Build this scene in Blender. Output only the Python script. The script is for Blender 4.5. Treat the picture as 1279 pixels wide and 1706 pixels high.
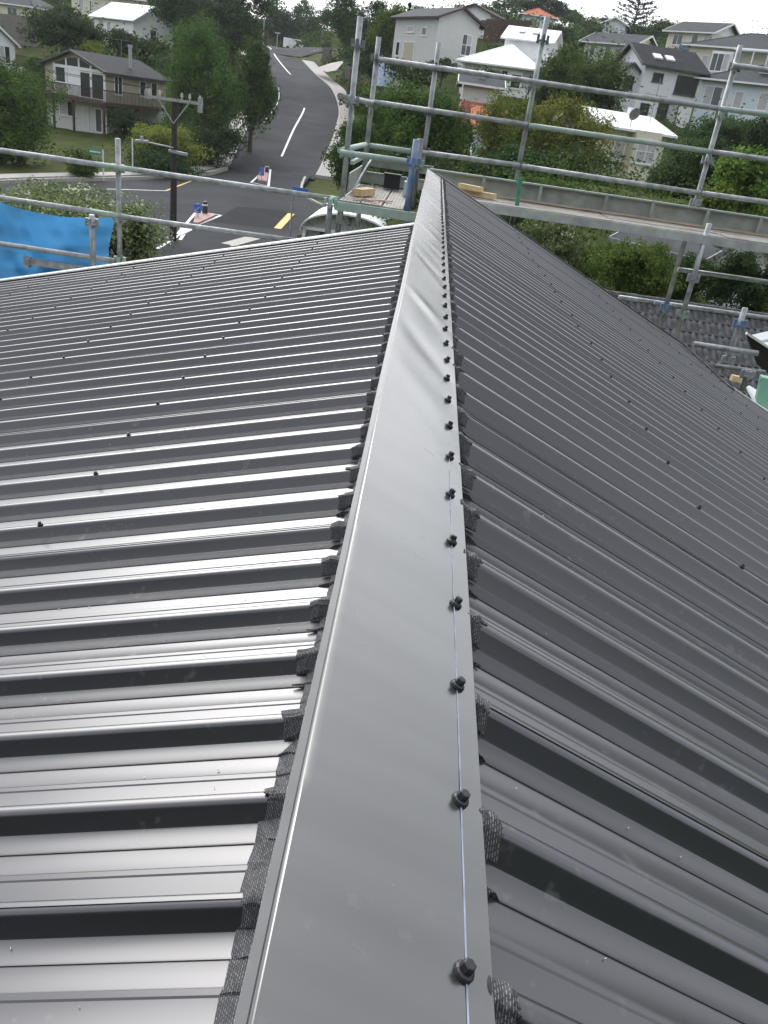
import bpy, math, random
import numpy as np
from mathutils import Vector, Matrix
R = math.radians
random.seed(7)
rng = np.random.default_rng(7)
scene = bpy.context.scene
for o in list(bpy.data.objects): bpy.data.objects.remove(o)
COL = scene.collection

# ------------------------------------------------------------------ camera, sky, sun, exposure
CZ = 8.0                                   # camera height above the datum
F = 1331.3                                 # focal length in photograph pixels
CAM = np.array([[0.9896923, 0.06157464, 0.12929697],
                [0.14318724, -0.44160397, -0.88571064],
                [0.00256074, 0.89509468, -0.44586876]])
cd = bpy.data.cameras.new('camera'); cam = bpy.data.objects.new('camera', cd); COL.objects.link(cam)
cd.sensor_fit = 'HORIZONTAL'; cd.sensor_width = 36; cd.lens = 36 * F / 1279
cd.clip_start = 0.02; cd.clip_end = 3000
mw = Matrix(((CAM[0][0], -CAM[1][0], -CAM[2][0], 0), (CAM[0][1], -CAM[1][1], -CAM[2][1], 0),
             (CAM[0][2], -CAM[1][2], -CAM[2][2], CZ), (0, 0, 0, 1)))
cam.matrix_world = mw
scene.camera = cam

SUN_AZ, SUN_EL = R(-20), R(38)             # azimuth from +Y (negative = to the left), elevation
w = bpy.data.worlds.new('World'); scene.world = w; w.use_nodes = True
nt = w.node_tree; nt.nodes.clear()
sky = nt.nodes.new('ShaderNodeTexSky'); sky.sky_type = 'NISHITA'; sky.sun_disc = False
sky.sun_elevation = SUN_EL; sky.sun_rotation = SUN_AZ; sky.air_density = 1.0; sky.dust_density = 6.0; sky.ozone_density = 1.0
hs = nt.nodes.new('ShaderNodeHueSaturation'); hs.inputs['Saturation'].default_value = 0.2; hs.inputs['Value'].default_value = 1.0
tc = nt.nodes.new('ShaderNodeTexCoord')
cl = nt.nodes.new('ShaderNodeTexNoise'); cl.inputs['Scale'].default_value = 2.2; cl.inputs['Detail'].default_value = 5; cl.inputs['Roughness'].default_value = .55
mr = nt.nodes.new('ShaderNodeMapRange'); mr.inputs['From Min'].default_value = .3; mr.inputs['From Max'].default_value = .7
mr.inputs['To Min'].default_value = .72; mr.inputs['To Max'].default_value = 1.15
oc = nt.nodes.new('ShaderNodeMix'); oc.data_type = 'RGBA'; oc.inputs[0].default_value = .52; oc.inputs[7].default_value = (8.3, 8.8, 9.5, 1)   # even cloud deck
mul = nt.nodes.new('ShaderNodeMix'); mul.data_type = 'RGBA'; mul.blend_type = 'MULTIPLY'; mul.inputs[0].default_value = 1
bg = nt.nodes.new('ShaderNodeBackground'); bg.inputs['Strength'].default_value = 0.15
wo = nt.nodes.new('ShaderNodeOutputWorld')
nt.links.new(sky.outputs[0], hs.inputs['Color']); nt.links.new(tc.outputs['Generated'], cl.inputs['Vector'])
nt.links.new(cl.outputs['Fac'], mr.inputs['Value']); nt.links.new(hs.outputs[0], oc.inputs[6]); nt.links.new(oc.outputs[2], mul.inputs[6]); nt.links.new(mr.outputs[0], mul.inputs[7])
nt.links.new(mul.outputs[2], bg.inputs['Color']); nt.links.new(bg.outputs[0], wo.inputs['Surface'])
sd = bpy.data.lights.new('sun', 'SUN'); sd.energy = 1.1; sd.angle = R(46); sd.color = (1, .975, .94)
so = bpy.data.objects.new('sun', sd); COL.objects.link(so)
sv = Vector((math.sin(SUN_AZ) * math.cos(SUN_EL), math.cos(SUN_AZ) * math.cos(SUN_EL), math.sin(SUN_EL)))
so.rotation_euler = sv.to_track_quat('Z', 'Y').to_euler(); so.location = (-20, 20, 40)
vs = scene.view_settings; vs.view_transform = 'Standard'; vs.look = 'None'; vs.gamma = 1; vs.exposure = 0.52; vs.use_curve_mapping = False

# ------------------------------------------------------------------ helpers
def ray(x, y): return CAM.T @ np.array([(x - 639.5) / F, (y - 853) / F, 1.0])
def P(x, y, Y):                            # photograph pixel at forward distance Y -> world point
    r = ray(x, y); r = r * Y / r[1]; return Vector((r[0], r[1], r[2] + CZ))
def PP(x, y, a, bx=0, by=0):               # pixel on the plane z = a + bx*x + by*y (relative to camera height)
    r = ray(x, y); t = a / (r[2] - bx * r[0] - by * r[1]); r = r * t; return Vector((r[0], r[1], r[2] + CZ))

class MB:
    """collects faces for one mesh"""
    def __init__(s): s.v = []; s.f = []; s.m = []
    def add(s, vs, fs, mi=0):
        o = len(s.v); s.v += [tuple(v) for v in vs]
        for f in fs: s.f.append([i + o for i in f]); s.m.append(mi)
        return s
    def box(s, a, b, mi=0):
        x0, y0, z0 = a; x1, y1, z1 = b
        return s.add([(x0, y0, z0), (x1, y0, z0), (x1, y1, z0), (x0, y1, z0), (x0, y0, z1), (x1, y0, z1), (x1, y1, z1), (x0, y1, z1)],
                     [(0, 3, 2, 1), (4, 5, 6, 7), (0, 1, 5, 4), (1, 2, 6, 5), (2, 3, 7, 6), (3, 0, 4, 7)], mi)
    def obox(s, c, ax, ay, az, mi=0):      # oriented box: centre and three half axes
        c, ax, ay, az = map(Vector, (c, ax, ay, az)); vs = []
        for k in (-1, 1):
            for i, j in ((-1, -1), (1, -1), (1, 1), (-1, 1)): vs.append(c + ax * i + ay * j + az * k)
        return s.add(vs, [(0, 3, 2, 1), (4, 5, 6, 7), (0, 1, 5, 4), (1, 2, 6, 5), (2, 3, 7, 6), (3, 0, 4, 7)], mi)
    def bar(s, p, q, w_, h, up=(0, 0, 1), mi=0):   # rectangular bar
        p, q = Vector(p), Vector(q); d = (q - p); L = d.length; d.normalize(); up = Vector(up)
        sx = d.cross(up)
        if sx.length < 1e-4: sx = d.cross(Vector((1, 0, 0)))
        sx.normalize(); u = sx.cross(d)
        return s.obox((p + q) / 2, d * L / 2, sx * w_ / 2, u * h / 2, mi)
    def tube(s, p, q, r, n=10, r2=None, cap=True, mi=0):
        p, q = Vector(p), Vector(q); d = (q - p).normalized(); r2 = r if r2 is None else r2
        a = d.orthogonal().normalized(); b = d.cross(a); vs = []
        for c, rr in ((p, r), (q, r2)):
            for i in range(n):
                t = 2 * math.pi * i / n; vs.append(c + (a * math.cos(t) + b * math.sin(t)) * rr)
        fs = [(i, (i + 1) % n, n + (i + 1) % n, n + i) for i in range(n)]
        if cap: fs += [tuple(range(n - 1, -1, -1)), tuple(range(n, 2 * n))]
        return s.add(vs, fs, mi)
    def path(s, pts, r, n=6, mi=0):
        for a, b in zip(pts, pts[1:]): s.tube(a, b, r, n, mi=mi)
        return s
    def prism(s, poly, d, mi=0):           # extrude a polygon by vector d
        n = len(poly); d = Vector(d); poly = [Vector(p) for p in poly]
        return s.add(poly + [p + d for p in poly], [tuple(range(n - 1, -1, -1)), tuple(range(n, 2 * n))] + [(i, (i + 1) % n, n + (i + 1) % n, n + i) for i in range(n)], mi)
    def mesh(s, name, mats, smooth=False):
        me = bpy.data.meshes.new(name); me.from_pydata(s.v, [], s.f)
        for m in (mats if isinstance(mats, (list, tuple)) else [mats]): me.materials.append(m)
        if any(s.m): me.polygons.foreach_set('material_index', s.m)
        if smooth: me.polygons.foreach_set('use_smooth', [True] * len(me.polygons))
        me.update(); return me
    def build(s, name, mats, parent=None, smooth=False):
        return link(name, s.mesh(name, mats, smooth), parent)
def link(name, me, parent=None):
    o = bpy.data.objects.new(name, me); COL.objects.link(o)
    if parent is not None: o.parent = parent; o.matrix_parent_inverse = Matrix.Translation(-parent.location) if PINV else Matrix()
    return o
PINV = False
def thing(name, label, cat, loc=(0, 0, 0), rz=0, group=None):
    o = bpy.data.objects.new(name, None); COL.objects.link(o); o.empty_display_size = .2
    o.location = loc; o.rotation_euler = (0, 0, rz); return tag(o, label, cat, group)
def tag(o, label, cat, group=None, kind=None):
    if label: o['label'] = label
    if cat: o['category'] = cat
    if group: o['group'] = group
    if kind: o['kind'] = kind
    return o
def struct(o): o['kind'] = 'structure'; return o
def shift(mb, loc):                        # mesh coordinates relative to a thing's base
    l = Vector(loc); mb.v = [tuple(Vector(v) - l) for v in mb.v]; return mb

# ------------------------------------------------------------------ materials
def mat(name, col, rough=.6, metal=0., var=.12, scale=3., bump=0., bscale=40., col2=None, spec=.5, coat=0., stretch=None, detail=4, thresh=None):
    m = bpy.data.materials.new(name); m.use_nodes = True; n = m.node_tree.nodes; l = m.node_tree.links
    b = n['Principled BSDF']; b.inputs['Roughness'].default_value = rough; b.inputs['Metallic'].default_value = metal
    b.inputs['Specular IOR Level'].default_value = spec; b.inputs['Coat Weight'].default_value = coat
    t = n.new('ShaderNodeTexCoord'); mp = n.new('ShaderNodeMapping'); l.new(t.outputs['Object'], mp.inputs['Vector'])
    if stretch: mp.inputs['Scale'].default_value = stretch
    nz = n.new('ShaderNodeTexNoise'); nz.inputs['Scale'].default_value = scale; nz.inputs['Detail'].default_value = detail; nz.inputs['Roughness'].default_value = .6
    l.new(mp.outputs[0], nz.inputs['Vector'])
    rp = n.new('ShaderNodeValToRGB'); e = rp.color_ramp.elements
    c2 = col2 if col2 else tuple(min(1, c * (1 + var)) for c in col); c1 = col if col2 else tuple(c * (1 - var) for c in col)
    lo, hi = thresh if thresh else (.3, .7)
    e[0].position = lo; e[1].position = hi; e[0].color = (*c1, 1); e[1].color = (*c2, 1)
    l.new(nz.outputs['Fac'], rp.inputs['Fac']); l.new(rp.outputs['Color'], b.inputs['Base Color'])
    if bump:
        z2 = n.new('ShaderNodeTexNoise'); z2.inputs['Scale'].default_value = bscale; z2.inputs['Detail'].default_value = 5; l.new(mp.outputs[0], z2.inputs['Vector'])
        bp = n.new('ShaderNodeBump'); bp.inputs['Strength'].default_value = bump; bp.inputs['Distance'].default_value = .02
        l.new(z2.outputs['Fac'], bp.inputs['Height']); l.new(bp.outputs['Normal'], b.inputs['Normal'])
    return m
def leafmat(name, dark, light, rough=.55, trans=.35):
    m = bpy.data.materials.new(name); m.use_nodes = True; n = m.node_tree.nodes; l = m.node_tree.links
    b = n['Principled BSDF']; b.inputs['Roughness'].default_value = .75; b.inputs['Specular IOR Level'].default_value = .1
    a = n.new('ShaderNodeAttribute'); a.attribute_name = 'tint'
    rp = n.new('ShaderNodeValToRGB'); e = rp.color_ramp.elements; e[0].color = (*dark, 1); e[1].color = (*light, 1)
    l.new(a.outputs['Fac'], rp.inputs['Fac'])
    oi = n.new('ShaderNodeObjectInfo'); hv = n.new('ShaderNodeHueSaturation'); m1 = n.new('ShaderNodeMapRange'); m1.inputs['To Min'].default_value = .488; m1.inputs['To Max'].default_value = .52; l.new(oi.outputs['Random'], m1.inputs['Value']); l.new(m1.outputs[0], hv.inputs['Hue'])
    sq = n.new('ShaderNodeMath'); sq.operation = 'MULTIPLY'; sq.inputs[1].default_value = 7.31; fr = n.new('ShaderNodeMath'); fr.operation = 'FRACT'; l.new(oi.outputs['Random'], sq.inputs[0]); l.new(sq.outputs[0], fr.inputs[0])
    m2 = n.new('ShaderNodeMapRange'); m2.inputs['To Min'].default_value = .75; m2.inputs['To Max'].default_value = 1.3; l.new(fr.outputs[0], m2.inputs['Value']); l.new(m2.outputs[0], hv.inputs['Value']); l.new(rp.outputs['Color'], hv.inputs['Color']); rp = hv
    l.new(rp.outputs['Color'], b.inputs['Base Color'])
    tr = n.new('ShaderNodeBsdfTranslucent'); l.new(rp.outputs['Color'], tr.inputs['Color'])
    mx = n.new('ShaderNodeMixShader'); mx.inputs[0].default_value = trans
    l.new(b.outputs[0], mx.inputs[1]); l.new(tr.outputs[0], mx.inputs[2]); l.new(mx.outputs[0], n['Material Output'].inputs['Surface'])
    return m
def roofmetal(name, col, rough, metal, spec=.5, coat=0., dirt=.5, dent=.0):
    """painted long-run steel: faint streaks, dust specks that dull the gloss, very slight waviness"""
    m = bpy.data.materials.new(name); m.use_nodes = True; n = m.node_tree.nodes; l = m.node_tree.links
    b = n['Principled BSDF']; b.inputs['Metallic'].default_value = metal; b.inputs['Specular IOR Level'].default_value = spec
    b.inputs['Coat Weight'].default_value = coat; b.inputs['Coat Roughness'].default_value = .22
    t = n.new('ShaderNodeTexCoord')
    mp = n.new('ShaderNodeMapping'); mp.inputs['Scale'].default_value = (.6, 9, 3); l.new(t.outputs['Object'], mp.inputs['Vector'])
    st = n.new('ShaderNodeTexNoise'); st.inputs['Scale'].default_value = 2; st.inputs['Detail'].default_value = 4; l.new(mp.outputs[0], st.inputs['Vector'])
    sp = n.new('ShaderNodeTexNoise'); sp.inputs['Scale'].default_value = 55; sp.inputs['Detail'].default_value = 3; l.new(t.outputs['Object'], sp.inputs['Vector'])
    pa = n.new('ShaderNodeTexNoise'); pa.inputs['Scale'].default_value = 5; pa.inputs['Detail'].default_value = 2; l.new(t.outputs['Object'], pa.inputs['Vector'])
    r1 = n.new('ShaderNodeMapRange'); r1.inputs['From Min'].default_value = .62; r1.inputs['From Max'].default_value = .72; l.new(sp.outputs['Fac'], r1.inputs['Value'])
    r2 = n.new('ShaderNodeMapRange'); r2.inputs['From Min'].default_value = .48; r2.inputs['From Max'].default_value = .62; l.new(pa.outputs['Fac'], r2.inputs['Value'])
    mu = n.new('ShaderNodeMath'); mu.operation = 'MULTIPLY'; l.new(r1.outputs[0], mu.inputs[0]); l.new(r2.outputs[0], mu.inputs[1])
    m3 = n.new('ShaderNodeMath'); m3.operation = 'MULTIPLY'; m3.inputs[1].default_value = dirt; l.new(mu.outputs[0], m3.inputs[0])
    mx = n.new('ShaderNodeMix'); mx.data_type = 'RGBA'; l.new(m3.outputs[0], mx.inputs[0])
    rp = n.new('ShaderNodeValToRGB'); e = rp.color_ramp.elements
    e[0].position = .3; e[1].position = .7; e[0].color = (*[c * .88 for c in col], 1); e[1].color = (*[c * 1.12 for c in col], 1)
    l.new(st.outputs['Fac'], rp.inputs['Fac']); l.new(rp.outputs['Color'], mx.inputs[6]); mx.inputs[7].default_value = (.2, .19, .18, 1)
    l.new(mx.outputs[2], b.inputs['Base Color'])
    rr = n.new('ShaderNodeMapRange'); rr.inputs['To Min'].default_value = rough * .85; rr.inputs['To Max'].default_value = rough * 1.2; l.new(st.outputs['Fac'], rr.inputs['Value'])
    ad = n.new('ShaderNodeMath'); ad.operation = 'MULTIPLY_ADD'; ad.inputs[1].default_value = .5; l.new(m3.outputs[0], ad.inputs[0]); l.new(rr.outputs[0], ad.inputs[2])
    l.new(ad.outputs[0], b.inputs['Roughness'])
    if dent:
        dn = n.new('ShaderNodeTexNoise'); dn.inputs['Scale'].default_value = 1.; dn.inputs['Detail'].default_value = 1
        m4 = n.new('ShaderNodeMapping'); m4.inputs['Scale'].default_value = (3., 14., 3.); l.new(t.outputs['Object'], m4.inputs['Vector']); l.new(m4.outputs[0], dn.inputs['Vector'])
        bp = n.new('ShaderNodeBump'); bp.inputs['Strength'].default_value = dent; bp.inputs['Distance'].default_value = .01
        l.new(dn.outputs['Fac'], bp.inputs['Height']); l.new(bp.outputs['Normal'], b.inputs['Normal'])
    return m

M = {}
M['roof'] = roofmetal('dark_roof_steel', (.028, .027, .035), .31, .18, .75, .95, .4, .0)
M['cap'] = roofmetal('grey_cap_steel', (.175, .173, .17), .23, .87, .6, 1.0, .35, .0)
M['screw'] = mat('screw_paint', (.035, .034, .04), .4, .3)
M['washer'] = mat('washer_rubber', (.02, .02, .022), .6)
M['chalk'] = mat('chalk_line', (.3, .33, .42), .9, var=.35, scale=60)
M['white'] = mat('white_paint', (.78, .79, .8), .45, var=.05)
M['barge'] = mat('barge_paint', (.44, .46, .48), .5, .1, var=.14)
M['galv'] = mat('galvanised_steel', (.37, .385, .4), .5, .4, var=.38, scale=14, bump=.15)
M['galv_d'] = mat('weathered_steel', (.22, .23, .245), .5, .4, var=.4, scale=10, bump=.2)
M['green_p'] = mat('green_scaffold_paint', (.28, .41, .35), .5, .1, col2=(.44, .48, .47), scale=18, bump=.15)
M['greenst'] = mat('green_steel', (.1, .4, .24), .5, .1, var=.25, scale=12)
M['bluest'] = mat('blue_scaffold_paint', (.1, .2, .42), .5, .1, col2=(.3, .33, .38), scale=10)
M['edge'] = mat('pale_deck_edge', (.5, .52, .52), .55, .1, var=.25, scale=8)
M['deck'] = mat('steel_plank', (.34, .33, .31), .7, .1, col2=(.24, .2, .165), scale=9, thresh=(.4, .75))
M['toe'] = mat('toe_board_steel', (.36, .38, .36), .55, .3, var=.25, scale=6)
M['timber'] = mat('raw_timber', (.66, .5, .28), .7, var=.25, scale=4, stretch=(1, 12, 12))
M['ply'] = mat('worn_plywood', (.5, .33, .22), .8, var=.3, scale=5)
M['black'] = mat('black_plastic', (.02, .02, .022), .5)
M['dark'] = mat('dark_metal', (.05, .05, .055), .5)
M['bluepl'] = mat('pale_blue_plastic', (.45, .55, .72), .5)
M['mint'] = mat('mint_plastic', (.3, .62, .48), .45, var=.08)
M['concrete'] = mat('concrete', (.42, .4, .37), .85, var=.15, scale=6, bump=.2)
M['footpath'] = mat('footpath_concrete', (.36, .33, .32), .85, var=.14, scale=1.2, bump=.1)
M['asphalt'] = mat('asphalt', (.043, .044, .05), .95, spec=.12, var=.34, scale=.22, bump=.25, bscale=60, detail=7)
M['asphalt2'] = mat('fresh_asphalt', (.022, .0225, .026), .95, spec=.12, var=.18, scale=.5, bump=.2, bscale=60)
M['line'] = mat('road_paint_white', (.75, .76, .76), .7, var=.12, scale=4)
M['yellow'] = mat('road_paint_yellow', (.75, .47, .1), .7, var=.12, scale=4)
M['pink'] = mat('pinkish_paving', (.4, .25, .23), .8, var=.15)
M['glass'] = mat('window_glass', (.03, .035, .04), .06, 0, var=.2, scale=.6, spec=.8)
M['bark'] = mat('bark', (.09, .07, .055), .9, var=.3, scale=8, bump=.5, bscale=20)
M['pole'] = mat('power_pole_wood', (.035, .03, .028), .85, var=.3, scale=6)
M['ceramic'] = mat('insulator', (.5, .47, .42), .35)
M['signgreen'] = mat('sign_green', (.03, .25, .16), .5)
M['signblue'] = mat('sign_blue', (.04, .14, .5), .5)
M['teal'] = mat('teal_panel', (.08, .16, .22), .5)
M['brown'] = mat('brown_stain', (.06, .032, .025), .75, var=.25)
M['wallbeige'] = mat('beige_board', (.42, .39, .3), .75, var=.1)
M['wallgrey'] = mat('grey_board', (.56, .56, .55), .75, var=.06)
M['wallwhite'] = mat('white_board', (.78, .79, .79), .7, var=.05)
M['wallcream'] = mat('cream_board', (.66, .63, .5), .75, var=.06)
M['wallpale'] = mat('pale_render', (.68, .69, .71), .75, var=.05)
M['wallblue'] = mat('blue_grey_board', (.6, .67, .73), .7, var=.05)
M['roofgrey'] = mat('grey_roof', (.075, .078, .085), .8, spec=.04, var=.2, scale=2)
M['roofdark'] = mat('charcoal_roof', (.045, .045, .05), .8, spec=.04, var=.2, scale=2)
M['roofbrown'] = mat('plum_roof', (.09, .065, .07), .8, spec=.04, var=.15, scale=2)
M['roofwhite'] = mat('white_roof', (.85, .86, .88), .4, .0, var=.04)
M['roofblue'] = mat('pale_blue_roof', (.5, .62, .78), .4, .1, var=.08)
M['rooforange'] = mat('orange_tile_roof', (.48, .17, .1), .8, spec=.04, var=.2, scale=3)
M['redwall'] = mat('faded_red_board', (.52, .15, .14), .75, var=.12)
M['tile'] = mat('weathered_tile', (.05, .05, .053), .85, spec=.1, var=.5, scale=9, bump=.4, col2=(.17, .17, .18), thresh=(.42, .8))
M['fence'] = mat('grey_paling', (.16, .145, .13), .85, var=.25, scale=3)
M['curtain'] = mat('net_curtain', (.45, .44, .46), .9, var=.2, scale=8)
M['grass'] = mat('grass', (.035, .052, .014), .95, spec=.05, var=.4, scale=.6, bump=.4, bscale=8, col2=(.085, .095, .028))
#END_MATERIALS

# ------------------------------------------------------------------ the house under our feet: two ribbed roof planes, stepped ridge
aL, bL = -.671 + .2716 * .085, .2716       # left crest plane  z = aL + bL*x
aR, bR = -.3886, -.4556                    # right crest plane z = aR + bR*x
PIT = .127
ROOF = thing('house_roof', 'dark grey ribbed steel roof in the foreground with long silver ridge capping', 'roof', (0, 0, CZ - 7.2))
RL = Vector(ROOF.location)
prof = [(0, 0), (.0035, -.0002), (.0058, -.0009), (.0074, -.0021), (.0087, -.0040), (.0184, -.0187), (.0199, -.0206), (.0218, -.021),
        (.0455, -.021), (.0475, -.0200), (.0535, -.0199), (.0560, -.021), (.0796, -.021), (.0799, -.0199), (.0832, -.0209)]
prof += [(PIT - a, b) for a, b in reversed(prof[:8])]
def sheet(k0, n, y0, plane, x0, xend, name):
    """n ribs starting at rib k0; x0 at the ridge, xend(y) at the edge"""
    mb = MB(); a, b = plane; rows = []
    for k in range(k0, k0 + n):
        for dy, dz in prof:
            y = y0 + (k - .5) * PIT + dy; rows.append((y - (.0009 if (k == k0 and dy == 0) else 0), dz))
    ns = 6; vs = []
    jz = 0
    for y, dz in rows:
        xe = xend(y)
        for i in range(ns):
            x = x0 + (xe - x0) * i / (ns - 1); wv = .0012 * math.sin(3.1 * x + y * 1.7) + jz
            vs.append((x, y, CZ + a + b * x + dz + wv * (1 if i else 0)))
    # the profile starts at a crest: shift by half a pitch so each sheet starts in a pan
    for q in range(7 * ns): vs[q] = (vs[q][0], vs[q][1], vs[q][2] + .0011)
    fs = []
    for r in range(len(rows) - 1):
        for i in range(ns - 1):
            q = r * ns + i; fs.append((q, q + 1, q + ns + 1, q + ns) if xend(0) > x0 else (q, q + ns, q + ns + 1, q + 1))
    mb.add(vs, fs); o = shift(mb, RL).build(name, M['roof'], ROOF, smooth=True); o.data.set_sharp_from_angle(angle=R(23))
    return o
# profile rows start at crest 0 of the period; use k0 so that crest k lies at y0 + k*PIT
def sheets(y0, ka, kb, plane, x0, xend):
    for k in range(ka, kb, 6):
        sheet(k, min(6, kb - k), y0 + PIT * .5, plane, x0, xend, 'roof_sheet')
Y0R, Y0L = .290, .6277 - PIT * 5
YE_L = 5.72
def xe_left(y): return -5.2
def xe_right(y): return 2.42 if y > 5.86 else 5.2
sheets(Y0R, -10, 53, (aR, bR), .045, xe_right)
sheets(Y0L, -8, 45, (aL, bL), -.042, xe_left)
Y_ENDR = Y0R + 53 * PIT; YE_L = Y0L + 45 * PIT

# ridge capping: one wide sloping face with creases pulled in by the screws, hemmed left lip, tall left apron
XL, XR = -.0325, .1005
creases = []
cr = random.Random(11)
yy = 1.02
while yy < 6.8:
    creases.append((yy, cr.uniform(.10, .34), cr.uniform(.018, .05), cr.uniform(-.00065, .00065), cr.uniform(0, .25), cr.uniform(.75, 1.05))); yy += cr.uniform(.10, .30)
creases += [(1.42, .24, .045, -.0021, 0, 1), (1.16, .2, .05, .0014, 0, 1), (1.78, .26, .035, .0018, 0, 1), (2.35, .3, .04, -.0013, 0, 1), (3.1, .3, .05, .0013, 0, 1), (4.2, .3, .06, -.0013, 0, 1)]
def cap_dz(u, y):
    d = .0011 * math.sin(math.pi * u) * math.sin(y * 1.9 + .6)
    for c, s, wd, am, u0, u1 in creases:
        t = (y - c - (1 - u) * s) / wd
        if abs(t) < 4: d += am * math.exp(-t * t / 2) * math.sin(math.pi * min(1, max(0, (u - u0 * .5) / 1.0)))
    near = (y - Y0R) / PIT; near -= round(near)
    d -= .0009 * math.exp(-((u - .87) / .07) ** 2) * math.exp(-(near / .13) ** 2)
    return d
mb = MB(); us = [i / 22 for i in range(23)]; ys = []; y = -.85
while y < 6.93: ys.append(y); y += .014 if y > .9 else .02
vs = []
for y in ys:
    row = []
    bow = .0012 * math.sin(y * 1.3) + .0008 * math.sin(y * 3.7)
    row.append((XL - .0022 + bow, y, CZ + aR + bR * XL - .30)); row.append((XL - .002 + bow, y, CZ + aR + bR * XL - .003))
    row.append((XL - .0012 + bow, y, CZ + aR + bR * XL + .0030)); row.append((XL + .004 + bow, y, CZ + aR + bR * (XL + .004) + .0032))
    row.append((XL + .0048 + bow, y, CZ + aR + bR * (XL + .0048) + .0019)); row.append((XL + .0062 + bow, y, CZ + aR + bR * (XL + .0062) + .0021))
    for u in us:
        x = XL + .007 + (XR - XL - .007) * u + bow * (1 - u); row.append((x, y, CZ + aR + bR * x + .0032 + cap_dz(u, y)))
    x = XR; row.append((x + .0006, y, CZ + aR + bR * x + .001 + cap_dz(1, y))); row.append((x - .002, y, CZ + aR + bR * x - .004))
    vs += row
nr = len(row); fs = []
for r in range(len(ys) - 1):
    for i in range(nr - 1): q = r * nr + i; fs.append((q, q + 1, q + nr + 1, q + nr))
mb.add(vs, fs)
CAP = shift(mb, RL).build('ridge_cap', M['cap'], ROOF, smooth=True)
try:
    CAP.data.set_sharp_from_angle(angle=R(32))
except Exception: pass
CAP['label'] = 'silver grey ridge capping with creased surface and a screw at every rib'
# chalk line
mb = MB(); XS = .0835
pts = [(XS + .0006 * math.sin(y * 5), y) for y in np.arange(-.7, 1.15, .05)]
for (xa, ya), (xb, yb) in zip(pts, pts[1:]):
    wdt = .00065 - .0003 * min(1, max(0, ya - .1))
    za = CZ + aR + bR * xa + .0036 + cap_dz((xa - XL) / (XR - XL), ya); zb = CZ + aR + bR * xb + .0036 + cap_dz((xb - XL) / (XR - XL), yb)
    mb.add([(xa - wdt, ya, za + wdt * .45), (xa + wdt, ya, za - wdt * .45), (xb + wdt, yb, zb - wdt * .45), (xb - wdt, yb, zb + wdt * .45)], [(0, 1, 2, 3)])
shift(mb, RL).build('chalk_line', M['chalk'], CAP)

# screws: flange, rubber washer and hexagonal head
def screw_mesh():
    mb = MB()
    def ring(rz, n, mi):
        base = len(mb.v)
        for r, z in rz:
            for i in range(n): mb.v.append((r * math.cos(2 * math.pi * i / n), r * math.sin(2 * math.pi * i / n), z))
        for k in range(len(rz) - 1):
            for i in range(n):
                mb.f.append([base + k * n + i, base + k * n + (i + 1) % n, base + (k + 1) * n + (i + 1) % n, base + (k + 1) * n + i]); mb.m.append(mi)
        mb.f.append([base + (len(rz) - 1) * n + i for i in range(n)]); mb.m.append(mi)
    ring([(.0066, -.001), (.0068, .0008), (.0064, .0016)], 12, 1)
    ring([(.0062, .0016), (.0062, .0024), (.0048, .0032)], 12, 0)
    ring([(.0042, .0030), (.0042, .0078), (.0035, .0084)], 6, 0)
    return mb.mesh('roof_screw', [M['screw'], M['washer']])
SM = screw_mesh()
def screw(x, y, z, slope, parent):
    o = bpy.data.objects.new('screw', SM); COL.objects.link(o); o.parent = parent
    o.location = Vector((x, y, z)) - RL; o.scale = (.85,) * 3 if parent is ROOF else (1,) * 3; o.rotation_euler = (random.uniform(-.08, .08), math.atan(-slope) + random.uniform(-.06, .06), random.uniform(0, 1)); return o
for k in range(-2, 52):
    y = Y0R + k * PIT; x = XS + random.uniform(-.0015, .0015)
    screw(x, y, CZ + aR + bR * x + .0036 + cap_dz((x - XL) / (XR - XL), y), bR, CAP)
for row, x in enumerate((-.675, -1.283, -1.888, -2.495, -3.1, -3.7)):
    for k in range(1, 45, 2):
        y = Y0L + k * PIT; 
        if row == 0 and k < 7: continue
        xx = x + random.uniform(-.012, .012); screw(xx, y, CZ + aL + bL * xx + .0004, bL, ROOF)
for x in (.72, 1.345, 1.95, 2.3):
    for k in range(1, 52, 2):
        xx = x + random.uniform(-.012, .012); y = Y0R + k * PIT
        screw(xx, y, CZ + aR + bR * xx + .0004, bR, ROOF)

# drilling swarf and grit left on the sheets
sw = random.Random(21); mb = MB()
for k in range(46):
    x = sw.uniform(-.75, -.1) if k % 5 else sw.uniform(.13, .6); kk = sw.randrange(-1, 9); y = (Y0L if x < 0 else Y0R) + kk * PIT + sw.uniform(.03, .1); pl = (aL, bL) if x < 0 else (aR, bR)
    c = Vector((x, y, CZ + pl[0] + pl[1] * x - .0195)); a_ = sw.uniform(0, 3.14); L_ = sw.uniform(.0004, .0016); d_ = Vector((math.cos(a_), math.sin(a_), 0)) * L_
    mb.obox(c, d_, Vector((-d_.y, d_.x, 0)).normalized() * sw.uniform(.0002, .0005), (0, 0, .0004))
o = shift(mb, RL).build('swarf', M['galv'], ROOF); o['kind'] = 'stuff'

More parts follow.
